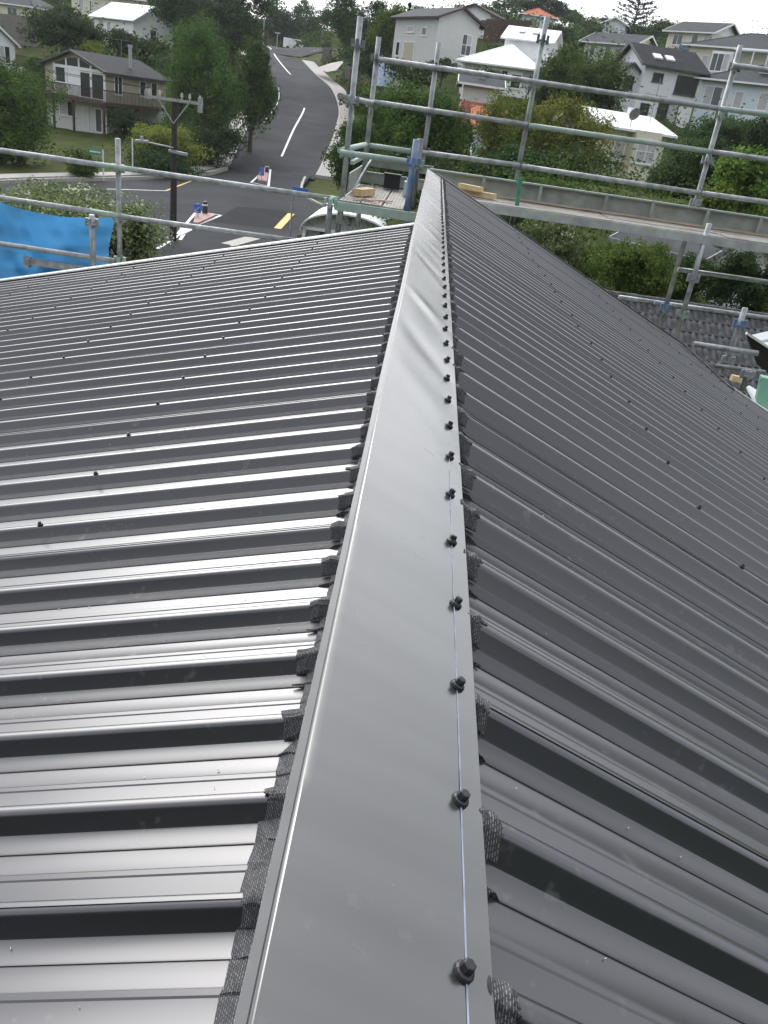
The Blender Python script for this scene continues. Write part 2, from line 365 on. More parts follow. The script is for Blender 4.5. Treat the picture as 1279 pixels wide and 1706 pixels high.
# vent mesh stuffed under the capping on both sides
def meshmat():
    m = bpy.data.materials.new('vent_mesh'); m.use_nodes = True; n = m.node_tree.nodes; l = m.node_tree.links; b = n['Principled BSDF']
    uv = n.new('ShaderNodeUVMap'); br = n.new('ShaderNodeTexBrick'); l.new(uv.outputs[0], br.inputs['Vector'])
    br.inputs['Color1'].default_value = (.3, .3, .32, 1); br.inputs['Color2'].default_value = (.1, .1, .108, 1); br.inputs['Mortar'].default_value = (.045, .045, .049, 1)
    br.inputs['Scale'].default_value = 1; br.inputs['Mortar Size'].default_value = .0007; br.inputs['Brick Width'].default_value = .0042; br.inputs['Row Height'].default_value = .0019; br.inputs['Mortar Smooth'].default_value = .3
    l.new(br.outputs['Color'], b.inputs['Base Color']); b.inputs['Roughness'].default_value = .7
    bp = n.new('ShaderNodeBump'); bp.inputs['Strength'].default_value = .8; bp.inputs['Distance'].default_value = .002; l.new(br.outputs['Fac'], bp.inputs['Height']); l.new(bp.outputs[0], b.inputs['Normal'])
    return m
M['mesh'] = meshmat()
def vent(y0, ka, kb, plane, xin, tip, panx, sgn, name):
    a, b = plane; mb = MB(); uv = []; rowsv = []; s = 0; prev = None; vr = random.Random(5)
    for k in range(ka, kb):
        tj = vr.uniform(-.006, .006); pj = vr.uniform(-.005, .006)
        for dy, dz in ([(d, z) for d, z in prof[:-1]]):
            y = y0 + k * PIT + dy
            near_crest = 1 if dz > -.003 else (.55 if dz > -.0195 else 0)
            if dy > PIT * .5 and dz > -.0205: near_crest = max(near_crest, .85)      # the face that looks at the viewer
            pq = panx + (sgn * .012 if sgn < 0 and y < .72 else 0)
            tt = tip + tj * sgn if near_crest else pq + pj * sgn * vr.uniform(.5, 1)
            xt = panx + pj * sgn + (tip + tj * sgn - panx - pj * sgn) * near_crest if near_crest else tt
            xt += sgn * vr.uniform(-.0012, .0012)
            lift = .0022 + vr.uniform(0, .0022)
            if prev: s += math.dist(prev, (y, dz))
            prev = (y, dz); r = []
            for i in range(5):
                t = i / 4; x = xin + (xt - xin) * t
                z = CZ + a + b * x + dz + lift + (.0018 * math.sin(i * 2.1 + y * 90)) - (.003 * (t > .9)); r.append((x, y + vr.uniform(-.0006, .0006), z)); uv.append((s, x * sgn))
            rowsv.append(r)
    n = 5; vs = [v for r in rowsv for v in r]; fs = []
    for r in range(len(rowsv) - 1):
        for i in range(n - 1): q = r * n + i; fs.append((q, q + 1, q + n + 1, q + n))
    mb.add(vs, fs); me = shift(mb, RL).mesh(name, M['mesh'])
    ul = me.uv_layers.new(name='UVMap'); d = np.array([uv[lp.vertex_index] for lp in me.loops], dtype=np.float32); ul.data.foreach_set('uv', d.ravel())
    o = link(name, me, ROOF); md = o.modifiers.new('thick', 'SOLIDIFY'); md.thickness = .002; return o
vent(Y0R, -8, 52, (aR, bR), .0985, .1205, .1035, 1, 'vent_mesh')
vent(Y0L, -6, 45, (aL, bL), -.036, -.0815, -.066, -1, 'vent_mesh')

# barge flashings, walls and eaves of the same house
def slopebar(xa, xb, y0, y1, plane, z0, z1, name, m):
    a, b = plane; mb = MB()
    mb.add([(x, y, CZ + a + b * x + z) for x in (xa, xb) for y in (y0, y1) for z in (z0, z1)], [(0, 1, 3, 2), (4, 6, 7, 5), (0, 4, 5, 1), (2, 3, 7, 6), (1, 5, 7, 3), (0, 2, 6, 4)])
    return shift(mb, RL).build(name, m, ROOF)
mb = MB(); mb.add([(x, YE_L + dy, CZ + aL + bL * x + dz) for x in (-.05, -5.2) for dy, dz in ((.002, -.16), (.002, .006), (.115, .004), (.115, -.16))], [(0, 1, 5, 4), (1, 2, 6, 5), (2, 3, 7, 6), (3, 0, 4, 7), (0, 3, 2, 1), (4, 5, 6, 7)])
shift(mb, RL).build('barge_flashing', M['barge'], ROOF)
slopebar(-.05, -5.2, YE_L - .04, YE_L + .0015, (aL, bL), -.02, .004, 'barge_trim', M['roof'])
slopebar(.04, 2.42, Y_ENDR + .001, Y_ENDR + .05, (aR, bR), -.16, .008, 'barge_flashing', M['roof'])
slopebar(2.47, 5.2, 5.865, 5.93, (aR, bR), -.14, .012, 'barge_flashing', M['barge'])
slopebar(2.40, 2.46, 5.87, Y_ENDR + .05, (aR, bR), -.14, .006, 'return_flashing', M['roof'])
mb = MB(); gz0 = CZ - 7.3
mb.prism([(-4.7, 0, gz0), (-4.7, 0, CZ + aL - 4.7 * bL - .12), (-.01, 0, CZ + aL - .14), (-.01, 0, CZ + aR - .1), (2.3, 0, CZ + aR + bR * 2.3 - .16), (4.7, 0, CZ + aR + bR * 4.7 - .16), (4.7, 0, gz0)], (0, 6.2, 0))
for i in range(len(mb.v)): mb.v[i] = (mb.v[i][0], mb.v[i][1] - .7, mb.v[i][2])
shift(mb, RL).build('wall', M['wallgrey'], ROOF)
mb = MB(); mb.prism([(-.02, 5.52, CZ - 3.2), (-.02, 5.52, CZ + aR - .05), (2.25, 5.52, CZ + aR + bR * 2.25 - .17), (2.25, 5.52, CZ - 3.2)], (0, Y_ENDR - .3 - 5.52, 0))
shift(mb, RL).build('wall', M['wallgrey'], ROOF)

# ------------------------------------------------------------------ scaffolding round the far gable
def scaf(name, label, loc): return thing(name, label, 'scaffold', loc)
TR = .0225
def tubeobj(par, name, p, q, m, r=TR, n=12):
    l = Vector(par.location); return shift(MB().tube(p, q, r, n), l).build(name, m, par, smooth=False)
def smooth_tube(o):
    for f in o.data.polygons: f.use_smooth = len(f.vertices) == 4
    return o
def standard(par, px1, px2, Y, m, cups=(), r=TR):
    """vertical post through two photograph points at distance Y; pressed V-lugs at heights given in pixels"""
    a, b = P(*px1, Y), P(*px2, Y); x = (a.x + b.x) / 2; a.x = b.x = x
    o = smooth_tube(tubeobj(par, 'standard', b, a, m, r)); l = Vector(par.location)
    for py, cm in cups:
        t = (py - px1[1]) / (px2[1] - px1[1]); z = a.z + (b.z - a.z) * t
        mb = MB(); c = Vector((x, Y, z)) - l
        mb.tube(c + Vector((0, 0, -.006)), c + Vector((0, 0, .006)), .047, 12)
        for dx, dy in ((1, 0), (-1, 0), (0, -1), (0, 1)):
            mb.obox(c + Vector((dx * .042, dy * .042, .012)), (.012, 0, 0), (0, .012, 0), (0, 0, .034))
        mb.build('coupler', cm, o)
    holes = MB()
    return o
def rail(par, pts, Y, m, name='ledger', r=TR):
    """one straight horizontal tube through photograph points; Y may be a pair"""
    Ya, Yb = Y if isinstance(Y, tuple) else (Y, Y)
    a, b = P(*pts[0], Ya), P(*pts[-1], Yb)
    return smooth_tube(tubeobj(par, name, a, b, m, r))

base = P(1000, 372, 8.0); base.z = CZ - 7.2
SC = scaf('scaffold', 'galvanised tube scaffold with a steel plank deck beyond the right roof end', base)
YB = 8.2
standard(SC, (631, 62), (606, 290), YB, M['galv'], [(98, M['galv_d']), (171, M['galv'])])
standard(SC, (731, 71), (702, 285), YB, M['galv'], [(112, M['galv_d']), (186, M['galv_d']), (254, M['galv_d'])])
standard(SC, (908, 28), (857, 330), YB, M['galv'], [(65, M['galv_d']), (138, M['green_p']), (208, M['galv_d']), (276, M['galv_d'])])
standard(SC, (1230, 75), (1098, 560), YB, M['galv'], [(109, M['galv']), (181, M['green_p']), (252, M['galv']), (322, M['galv']), (508, M['bluest'])])
YF = 7.42
standard(SC, (1178, 372), (1128, 565), YF, M['galv'], [(463, M['galv']), (524, M['galv'])])
standard(SC, (1241, 513), (1205, 622), 6.75, M['galv'], [(541, M['bluest']), (602, M['galv'])])
standard(SC, (1246, 615), (1238, 650), 6.3, M['galv_d'], [(626, M['galv'])])
standard(SC, (860, 345), (842, 410), YB, M['dark']); 
for pts, m in (([(630, 99), (1196, 181)], M['galv']), ([(1198, 181), (1300, 194)], M['green_p']), ([(1220, 109), (1300, 120)], M['galv']), ([(620, 170), (878, 208)], M['galv']), ([(880, 209), (1184, 253)], M['green_p']),
               ([(1186, 253), (1300, 269)], M['galv']), ([(704, 254), (866, 276)], M['galv']), ([(868, 277), (1166, 322)], M['galv']), ([(1168, 322), (1300, 340)], M['galv'])):
    rail(SC, pts, YB - .05, m)
rail(SC, [(1128, 449), (1300, 473)], YB - .04, M['galv'])
rail(SC, [(1030, 495), (1115, 507)], 8.6, M['galv'])
rail(SC, [(1090, 504), (1120, 509)], 8.5, M['bluest'])
rail(SC, [(1115, 507), (1300, 533)], 8.6, M['galv'])
rail(SC, [(1155, 573), (1262, 589)], 6.6, M['galv'])
rail(SC, [(1190, 609), (1274, 620)], 6.5, M['galv_d'], r=.016)
# decks: each plank, the toe boards with their posts
def plank(par, p0, p1, wdt, th, m, name='deck_plank', side=(0, 1, 0)):
    mb = MB(); p0, p1 = Vector(p0), Vector(p1); d = (p1 - p0).normalized(); sv_ = Vector(side); up = sv_.cross(d)
    if up.z < 0: up = -up
    # pressed steel plank: top with raised ribs along it and turned down edges
    n = 6
    for i in range(n):
        c = p0 + sv_ * (wdt * (i + .5) / n); mb.bar(c - up * th * .5, c + (p1 - p0) - up * th * .5, wdt / n * .72, th * .9, up)
    c = p0 + sv_ * wdt * .5; mb.bar(c - up * (th * .5 + .004), c + (p1 - p0) - up * (th * .5 + .004), wdt, th * .9, up)
    return shift(mb, par.location).build(name, m, par)
zdk = P(959, 359, 7.4).z
xs_deck = [.28, 1.62, 2.62, 3.9]
for xa, xb in zip(xs_deck, xs_deck[1:]):
    for i in range(3):
        plank(SC, (xa + .004, 7.42 + i * .232, zdk + random.uniform(-.004, .004)), (xb - .004, 7.42 + i * .232, zdk + random.uniform(-.004, .004)), .226, .055, M['deck'])
    mb = MB(); mb.bar((xa, 8.10, zdk + .006), (xb - .01, 8.10, zdk + .006), .09, .008); shift(mb, SC.location).build('ply_strip', M['ply'], SC)
smooth_tube(tubeobj(SC, 'transom', (2.62, 7.4, zdk - .09), (2.62, 8.2, zdk - .09), M['galv']))
smooth_tube(tubeobj(SC, 'transom', (.62, 7.4, zdk - .09), (.62, 8.2, zdk - .09), M['galv_d']))
mb = MB(); mb.bar((.28, 7.405, zdk - .045), (3.9, 7.405, zdk - .045), .014, .07); shift(mb, SC.location).build('deck_edge', M['edge'], SC)
zt = zdk + .005
xs_toe = [-.02, .5, 1.04, 1.66, 2.10, 2.62, 3.12, 3.9]
for xa, xb in zip(xs_toe, xs_toe[1:]):
    mb = MB(); mb.bar((xa + .012, 8.155, zt + .075), (xb - .012, 8.155, zt + .075), .012, .14); o = shift(mb, SC.location).build('toe_board', M['toe'], SC)
    mb = MB(); mb.bar((xa + .004, 8.14, zt + .152), (xb - .004, 8.14, zt + .152), .05, .014); mb.bar((xa + .004, 8.14, zt + .006), (xb - .004, 8.14, zt + .006), .03, .012); mb.v = [tuple(Vector(v) - Vector(SC.location)) for v in mb.v]; mb.build('toe_board_rim', M['green_p'], o)
for x in xs_toe[1:-1]:
    mb = MB(); mb.bar((x, 8.13, zt), (x, 8.13, zt + .158), .03, .03, (0, 1, 0)); shift(mb, SC.location).build('toe_board_post', M['green_p'] if x in (1.04, 2.62) else M['toe'], SC)
mb = MB(); c = P(865, 321, 7.41); mb.bar(P(861, 343, 7.4), P(867, 296, 7.4), .036, .012, (0, 1, 0))
shift(mb, SC.location).build('green_upright', M['greenst'], SC)

base = P(620, 340, 7.4); base.z = CZ - 7.2
SP = scaf('scaffold', 'small scaffold platform with green couplers left of the ridge end', base)
zp = P(563, 333, 6.6).z
YP0, YP1 = 6.62, 8.35
xA, xB = P(563, 333, 6.6).x, P(672, 348, 6.6).x
npk = 3; pw = (xB - xA) / npk
for i in range(npk):
    plank(SP, (xA + i * pw + .004, YP0, zp + random.uniform(-.004, .004)), (xA + i * pw + .004, YP1, zp), pw - .01, .05, M['deck'], side=(1, 0, 0))
mb = MB(); mb.bar((xA - .02, YP0 - .02, zp - .045), (xB + .12, YP0 - .02, zp - .045), .03, .065); shift(mb, SP.location).build('deck_edge', M['green_p'], SP)
standard(SP, (600, 28), (566, 372), 6.95, M['galv'], [(73, M['galv_d']), (162, M['galv']), (252, M['green_p'])])
standard(SP, (549, 340), (546, 396), 6.5, M['galv_d'], [(341, M['green_p'])], .022)
standard(SP, (566, 340), (563, 392), 7.0, M['galv_d'], [], .022)
standard(SP, (598, 345), (596, 378), 8.3, M['galv_d'], [], .024)
standard(SP, (690, 232), (679, 372), 6.75, M['bluest'], [(272, M['bluest']), (362, M['green_p'])], .027)
standard(SP, (698, 231), (688, 345), 7.0, M['galv_d'], [(275, M['green_p'])], .026)
a = P(566, 160, 6.95); smooth_tube(tubeobj(SP, 'transom', a, P(622, 172, 8.2), M['galv']))
smooth_tube(tubeobj(SP, 'transom', P(566, 251, 6.95), P(610, 241, 8.2), M['green_p']))
rail(SP, [(610, 242), (684, 252)], 8.2, M['green_p']); rail(SP, [(566, 254), (684, 270)], 6.9, M['green_p'])
mb = MB(); mb.bar((xA + .02, YP0 + .5, zp + .09), (xA + .02, YP1, zp + .09), .012, .15); shift(mb, SP.location).build('toe_board', M['toe'], SP)
mb = MB(); mb.bar((xA + .02, YP0 + .6, zp + .24), (xA + .02, YP1, zp + .24), .03, .03); shift(mb, SP.location).build('side_rail', M['green_p'], SP)
for z0, hh in ((.06, .09), (.2, .07)):
    mb = MB(); mb.bar((xA + .03, YP1 + .02, zp + z0), (.02, YP1 + .02, zp + z0), .014, hh); mb.bar((xA + .03, YP1 + .02, zp + z0 + hh * .55), (.02, YP1 + .02, zp + z0 + hh * .55), .03, .012)
    shift(mb, SP.location).build('toe_board', M['toe'], SP)

base = P(160, 420, 7.4); base.z = CZ - 7.2
SL = scaf('scaffold', 'three-rail tube scaffold guarding the left roof end above the tarpaulin', base)
standard(SL, (197.5, 231), (199, 470), 7.4, M['galv'], [(280, M['green_p']), (361, M['green_p']), (434, M['green_p'])])
standard(SL, (154, 358), (155, 470), 7.0, M['galv'], [(373, M['galv'])])
rail(SL, [(-40, 245), (160, 274)], 7.35, M['galv']); rail(SL, [(160, 274), (230, 284)], 7.35, M['green_p']); rail(SL, [(230, 284), (552, 331)], 7.35, M['galv'])
rail(SL, [(-40, 324), (150, 352)], 7.35, M['galv']); rail(SL, [(150, 352), (200, 360)], 7.35, M['green_p']); rail(SL, [(200, 361), (490, 401)], 7.35, M['galv'])
rail(SL, [(-40, 400), (192, 435)], 7.35, M['galv'])
mb = MB(); mb.bar(P(42, 434, 7.7), P(150, 450, 7.7), .05, .06); mb.bar(P(42, 434, 7.7), P(52, 437, 7.7), .08, .1); shift(mb, SL.location).build('ladder_beam', M['galv'], SL)
o = smooth_tube(tubeobj(SL, 'coupler', P(549, 333, 7.3), P(566, 336, 7.3), M['greenst'], .036))

# loose things lying on the decks
def loose(name, label, cat, mb, m, group=None):
    n = len(mb.v); c = Vector((sum(v[0] for v in mb.v) / n, sum(v[1] for v in mb.v) / n, min(v[2] for v in mb.v)))
    o = shift(mb, c).build(name, m); o.location = c; return tag(o, label, cat, group)
z = zp + .006
mb = MB(); a = Vector((P(596, 322, 7.1).x, 7.0, z)); mb.bar(a + Vector((0, 0, .03)), a + Vector((.09, .28, .03)), .085, .055)
loose('timber_block', 'short yellow timber block lying on the small platform', 'timber block', mb, M['timber'])
mb = MB(); c = P(653, 300, 8.1); mb.obox((c.x, 8.15, zp + .07), (.075, 0, 0), (0, .05, 0), (0, 0, .06)); mb.obox((c.x, 8.15, zp + .135), (.082, 0, 0), (0, .056, 0), (0, 0, .008))
loose('tool_box', 'black plastic box at the back of the small platform', 'box', mb, M['black'])
mb = MB(); c = P(679, 305, 7.7); mb.obox((c.x, 7.7, zp + .065), (.03, 0, 0), (0, .06, 0), (0, 0, .06)); mb.tube((c.x, 7.7, zp + .125), (c.x, 7.7, zp + .15), .015, 8)
loose('plastic_bottle', 'pale blue plastic container beside the blue post on platform', 'container', mb, M['bluepl'])
mb = MB(); pts = [(xA + .06 + .16 * math.sin(t * 1.5) * .6, 7.1 + t * .55, zp + .03 + .24 * math.sin(t * math.pi * .5)) for t in np.linspace(0, 1, 9)]
mb.path(pts, .009, 6); loose('bent_offcut', 'thin curved grey offcut leaning on the platform toe board', 'offcut', mb, M['galv'])
mb = MB(); mb.bar((xA + .1, 6.75, z + .006), (xB - .12, 6.98, z + .006), .05, .006); mb.bar((xA + .16, 6.82, z + .01), (xB - .2, 6.70, z + .01), .02, .006)
loose('timber_strip', 'flat brown strips lying across the front of the platform', 'timber strip', mb, M['ply'])
for i, (a, b, dz) in enumerate(((( 766, 316), (824, 329), 0), ((766, 313), (800, 321), .04))):
    p, q = P(*a, 7.9), P(*b, 7.75); p.z = zdk + .03 + dz; q.z = zdk + .03 + dz
    mb = MB(); mb.bar(p, q, .07, .042)
    loose('timber_length', ('long sawn timber lying on the right deck by the ridge end', 'shorter sawn timber stacked on top on the right deck')[i], 'timber', mb, M['timber'], 'sawn timbers on the right deck')
mb = MB(); p = P(1003, 381 - 30, 7.9)
# ------------------------------------------------------------------ blue tarpaulin behind the left rails
def tarp():
    m = bpy.data.materials.new('blue_tarpaulin'); m.use_nodes = True; n = m.node_tree.nodes; l = m.node_tree.links; b = n['Principled BSDF']
    t = n.new('ShaderNodeTexCoord'); z1 = n.new('ShaderNodeTexNoise'); z1.inputs['Scale'].default_value = 5; z1.inputs['Detail'].default_value = 6; l.new(t.outputs['Object'], z1.inputs['Vector'])
    rp = n.new('ShaderNodeValToRGB'); e = rp.color_ramp.elements; e[0].position = .35; e[0].color = (.055, .24, .5, 1); e[1].position = .7; e[1].color = (.075, .28, .55, 1)
    k = e.new(.78); k.color = (.4, .6, .85, 1)
    l.new(z1.outputs['Fac'], rp.inputs['Fac']); l.new(rp.outputs[0], b.inputs['Base Color']); b.inputs['Roughness'].default_value = .5
    wv = n.new('ShaderNodeTexNoise'); wv.inputs['Scale'].default_value = 9; wv.inputs['Detail'].default_value = 3; wv.inputs['Distortion'].default_value = 1.5; l.new(t.outputs['Object'], wv.inputs['Vector'])
    bp = n.new('ShaderNodeBump'); bp.inputs['Strength'].default_value = .3; bp.inputs['Distance'].default_value = .03; l.new(wv.outputs['Fac'], bp.inputs['Height']); l.new(bp.outputs[0], b.inputs['Normal'])
    tr = n.new('ShaderNodeBsdfTranslucent'); l.new(rp.outputs[0], tr.inputs['Color']); mx = n.new('ShaderNodeMixShader'); mx.inputs[0].default_value = .45
    l.new(b.outputs[0], mx.inputs[1]); l.new(tr.outputs[0], mx.inputs[2]); l.new(mx.outputs[0], n['Material Output'].inputs['Surface']); return m
M['tarp'] = tarp()
top = [(-60, 322), (0, 337), (30, 347), (60, 354), (100, 361), (140, 363), (192, 363)]
rgt = [(192, 363), (186, 378), (181, 392), (182, 408), (185, 430), (192, 470)]
mb = MB(); nu, nv = 28, 16; tr_ = random.Random(3)
def interp(pts, t):
    t *= len(pts) - 1; i = min(int(t), len(pts) - 2); f = t - i; return (pts[i][0] + (pts[i + 1][0] - pts[i][0]) * f, pts[i][1] + (pts[i + 1][1] - pts[i][1]) * f)
vs = []
for j in range(nv):
    for i in range(nu):
        u, v = i / (nu - 1), j / (nv - 1); tx, ty = interp(top, u); rx, ry = interp(rgt, v)
        px = tx + (rx - 192) * (u ** 3); py = ty + (490 - ty) * v
        Y = 7.62 + .06 * math.sin(u * 9 + v * 4) + .035 * math.sin(u * 23 - v * 11) + .12 * math.sin(v * math.pi) + .02 * math.sin(u * 5 + v * 27)
        vs.append(P(px, py, Y))
mb.add(vs, [(j * nu + i, j * nu + i + 1, (j + 1) * nu + i + 1, (j + 1) * nu + i) for j in range(nv - 1) for i in range(nu - 1)])
c = vs[nu * (nv - 1) + nu // 2]; mb = shift(mb, c); o = mb.build('tarpaulin', M['tarp'], smooth=True); o.location = c
tag(o, 'bright blue tarpaulin tied behind the left scaffold rails', 'tarpaulin')
#END_ROOF

# ------------------------------------------------------------------ houses on the slopes: placed first, so the terrain can meet their bases
CTRL = []                                   # terrain control points
def ctrl(px, py, Y): p = P(px, py, Y); CTRL.append((p.x, p.y, p.z))
HOUSES = []
class House:
    """front wall between two photograph points; local x along the front, y away from the viewer, z up"""
    def __init__(s, name, label, pl, pr, depth, drop=2.5, group=None, control=True, cat='house'):
        a, b = P(*pl), P(*pr); d = Vector((b.x - a.x, b.y - a.y, 0)); s.w = d.length; s.d = depth; s.rz = math.atan2(d.y, d.x)
        s.z0 = min(a.z, b.z); s.loc = Vector((a.x, a.y, s.z0)); s.drop = drop
        s.o = thing(name, label, cat, s.loc, s.rz, group)
        if control:
            c, sn = math.cos(s.rz), math.sin(s.rz)
            for lx, ly in ((0, -1), (s.w, -1), (0, depth), (s.w, depth)): CTRL.append((a.x + lx * c - ly * sn, a.y + lx * sn + ly * c, s.z0 - .25 + (.6 if ly > 0 else 0)))
    def part(s, mb, name, m, parent=None): return mb.build(name, m, parent or s.o)
    def walls(s, h, m, x0=0, x1=None, y0=0, y1=None, z0=None, boards=0):
        x1 = s.w if x1 is None else x1; y1 = s.d if y1 is None else y1; z0 = -s.drop if z0 is None else z0
        mb = MB().box((x0, y0, z0), (x1, y1, h))
        o = s.part(mb, 'wall', m)
        if boards:                          # weatherboard laps
            mb = MB(); z = max(0, z0) + .1
            while z < h - .1:
                mb.box((x0 - .012, y0 - .022, z), (x1 + .012, y0 - .004, z + .02)); mb.box((x1 + .004, y0, z), (x1 + .022, y1, z + .02)); mb.box((x0 - .022, y0, z), (x0 - .004, y1, z + .02)); z += boards
            b = s.part(mb, 'weatherboard', m, o); b['kind'] = 'stuff'
        return o
    def gable_y(s, h, pitch, m, ov=.45, x0=0, x1=None, y0=0, y1=None, th=.12, trim=None, wall=None, ridge=.5):
        """ridge runs away from the viewer, gable triangle over the front"""
        x1 = s.w if x1 is None else x1; y1 = s.d if y1 is None else y1; xm = x0 + (x1 - x0) * ridge; rise = math.tan(pitch) * (x1 - x0) / 2
        k1 = rise / (xm - x0); k2 = rise / (x1 - xm)
        pts = [(x0 - ov, y0 - ov, h - ov * k1), (xm, y0 - ov, h + rise), (x1 + ov, y0 - ov, h - ov * k2), (x1 + ov, y0 - ov, h - ov * k2 + th), (xm, y0 - ov, h + rise + th), (x0 - ov, y0 - ov, h - ov * k1 + th)]
        r = s.part(MB().prism(pts, (0, y1 - y0 + 2 * ov, 0)), 'roof', m)
        if wall: s.part(MB().prism([(x0, y0, h - .01), (xm, y0, h + rise - .01), (x1, y0, h - .01)], (0, y1 - y0, 0)), 'gable_wall', wall)
        if trim:
            for a, b in (((x0 - ov, h - ov * k1), (xm, h + rise)), ((xm, h + rise), (x1 + ov, h - ov * k2))):
                s.part(MB().bar((a[0], y0 - ov - .02, a[1] + .03), (b[0], y0 - ov - .02, b[1] + .03), .04, .2), 'barge_board', trim, r)
            s.part(MB().bar((x1 + ov + .04, y0 - ov, h - ov * k2 + .04), (x1 + ov + .04, y1 + ov, h - ov * k2 + .04), .1, .12), 'gutter', trim, r)
            s.part(MB().bar((x0 - ov - .04, y0 - ov, h - ov * k1 + .04), (x0 - ov - .04, y1 + ov, h - ov * k1 + .04), .1, .12), 'gutter', trim, r)
        return r
    def gable_x(s, h, pitch, m, ov=.45, x0=0, x1=None, y0=0, y1=None, th=.12, trim=None, wall=None):
        """ridge runs along the front, roof slope faces the viewer"""
        x1 = s.w if x1 is None else x1; y1 = s.d if y1 is None else y1; ym = (y0 + y1) / 2; rise = math.tan(pitch) * (y1 - y0) / 2; k = rise / (ym - y0)
        pts = [(x0 - ov, y0 - ov, h - ov * k), (x0 - ov, ym, h + rise), (x0 - ov, y1 + ov, h - ov * k), (x0 - ov, y1 + ov, h - ov * k + th), (x0 - ov, ym, h + rise + th), (x0 - ov, y0 - ov, h - ov * k + th)]
        r = s.part(MB().prism(pts, (x1 - x0 + 2 * ov, 0, 0)), 'roof', m)
        if wall: s.part(MB().prism([(x0, y0, h - .01), (x0, ym, h + rise - .01), (x0, y1, h - .01)], (x1 - x0, 0, 0)), 'gable_wall', wall)
        if trim:
            s.part(MB().bar((x0 - ov, y0 - ov - .05, h - ov * k + .05), (x1 + ov, y0 - ov - .05, h - ov * k + .05), .1, .13), 'gutter', trim, r)
            for x in (x0 - ov - .02, x1 + ov + .02):
                s.part(MB().bar((x, y0 - ov, h - ov * k + .04), (x, ym, h + rise + .04), .04, .2).bar((x, ym, h + rise + .04), (x, y1 + ov, h - ov * k + .04), .04, .2), 'barge_board', trim, r)
        return r
    def hip(s, h, pitch, m, ov=.5, x0=0, x1=None, y0=0, y1=None, trim=None, inset=None):
        x1 = s.w if x1 is None else x1; y1 = s.d if y1 is None else y1; X0, X1, Y0, Y1 = x0 - ov, x1 + ov, y0 - ov, y1 + ov
        hw = min(X1 - X0, Y1 - Y0) / 2; rise = math.tan(pitch) * hw; z = h + rise
        if X1 - X0 >= Y1 - Y0: ra, rb = (X0 + hw, (Y0 + Y1) / 2, z), (X1 - hw, (Y0 + Y1) / 2, z)
        else: ra, rb = ((X0 + X1) / 2, Y0 + hw, z), ((X0 + X1) / 2, Y1 - hw, z)
        mb = MB(); v = [(X0, Y0, h), (X1, Y0, h), (X1, Y1, h), (X0, Y1, h), ra, rb]
        if X1 - X0 >= Y1 - Y0: fs = [(0, 1, 5, 4), (1, 2, 5), (2, 3, 4, 5), (3, 0, 4), (3, 2, 1, 0)]
        else: fs = [(0, 1, 4), (1, 2, 5, 4), (2, 3, 5), (3, 0, 4, 5), (3, 2, 1, 0)]
        r = s.part(mb.add(v, fs), 'roof', m)
        if trim:
            for a, b in ((v[0], v[1]), (v[1], v[2]), (v[0], v[3])): s.part(MB().bar((a[0], a[1], h - .03), (b[0], b[1], h - .03), .12, .14), 'gutter', trim, r)
            for a, b in ((v[0], ra), (v[1], rb if X1 - X0 >= Y1 - Y0 else ra), (ra, rb)): s.part(MB().bar(a, b, .2, .06), 'ridge_tile', m, r)
        return r
    def win(s, face, u, z, w_, h, frame=None, cols=1, rows=1, glass=None, x=None, y=None, sill=True, name='window'):
        """face F front, L left, R right; u along the wall; x or y shifts the wall plane"""
        frame = frame or M['white']; t = .07; g = glass or M['glass']
        def pt(a, dep, c):
            if face == 'F': return (u + a, (y or 0) - dep, z + c)
            if face == 'R': return ((s.w if x is None else x) + dep, u + a, z + c)
            return ((0 if x is None else x) - dep, u + a, z + c)
        def bx(a0, a1, d0, d1, c0, c1):
            p, q = pt(a0, d0, c0), pt(a1, d1, c1); return MB().box(tuple(map(min, p, q)), tuple(map(max, p, q)))
        mb = MB()
        def addb(*k): b = bx(*k); mb.add(b.v, b.f)
        addb(0, w_, .004, .07, 0, t); addb(0, w_, .004, .07, h - t, h); addb(0, t, .004, .068, t, h - t); addb(w_ - t, w_, .004, .068, t, h - t)
        for i in range(1, cols): c = w_ * i / cols; addb(c - t * .45, c + t * .45, .006, .066, t, h - t)
        for j in range(1, rows): c = h * j / rows; addb(t, w_ - t, .008, .060, c - t * .4, c + t * .4)
        o = s.part(mb, name, frame)
        for i in range(cols):
            for j in range(rows):
                a0, a1 = w_ * i / cols + t * .5, w_ * (i + 1) / cols - t * .5; c0, c1 = h * j / rows + t * .4, h * (j + 1) / rows - t * .4
                s.part(bx(a0, a1, .01, .03, c0, c1), 'pane', M['curtain'] if (g is M['glass'] and random.random() < .22) else g, o)
        if sill: s.part(bx(-.06, w_ + .06, .004, .12, -.07, -.01), 'sill', frame, o)
        return o
    def door(s, face, u, z, w_, h, m, frame=None, x=None, y=None):
        o = s.win(face, u, z, w_, h, frame or M['white'], 1, 1, m, x, y, False, 'door'); return o
    def railing(s, x0, x1, y, z, h, m, step=.16, side=None):
        mb = MB(); mb.bar((x0, y, z + h), (x1, y, z + h), .07, .06); mb.bar((x0, y, z + .1), (x1, y, z + .1), .05, .05); x = x0
        while x <= x1: mb.box((x - .018, y - .018, z + .1), (x + .018, y + .018, z + h)); x += step
        o = s.part(mb, 'railing', m); o['kind'] = 'stuff'; return o

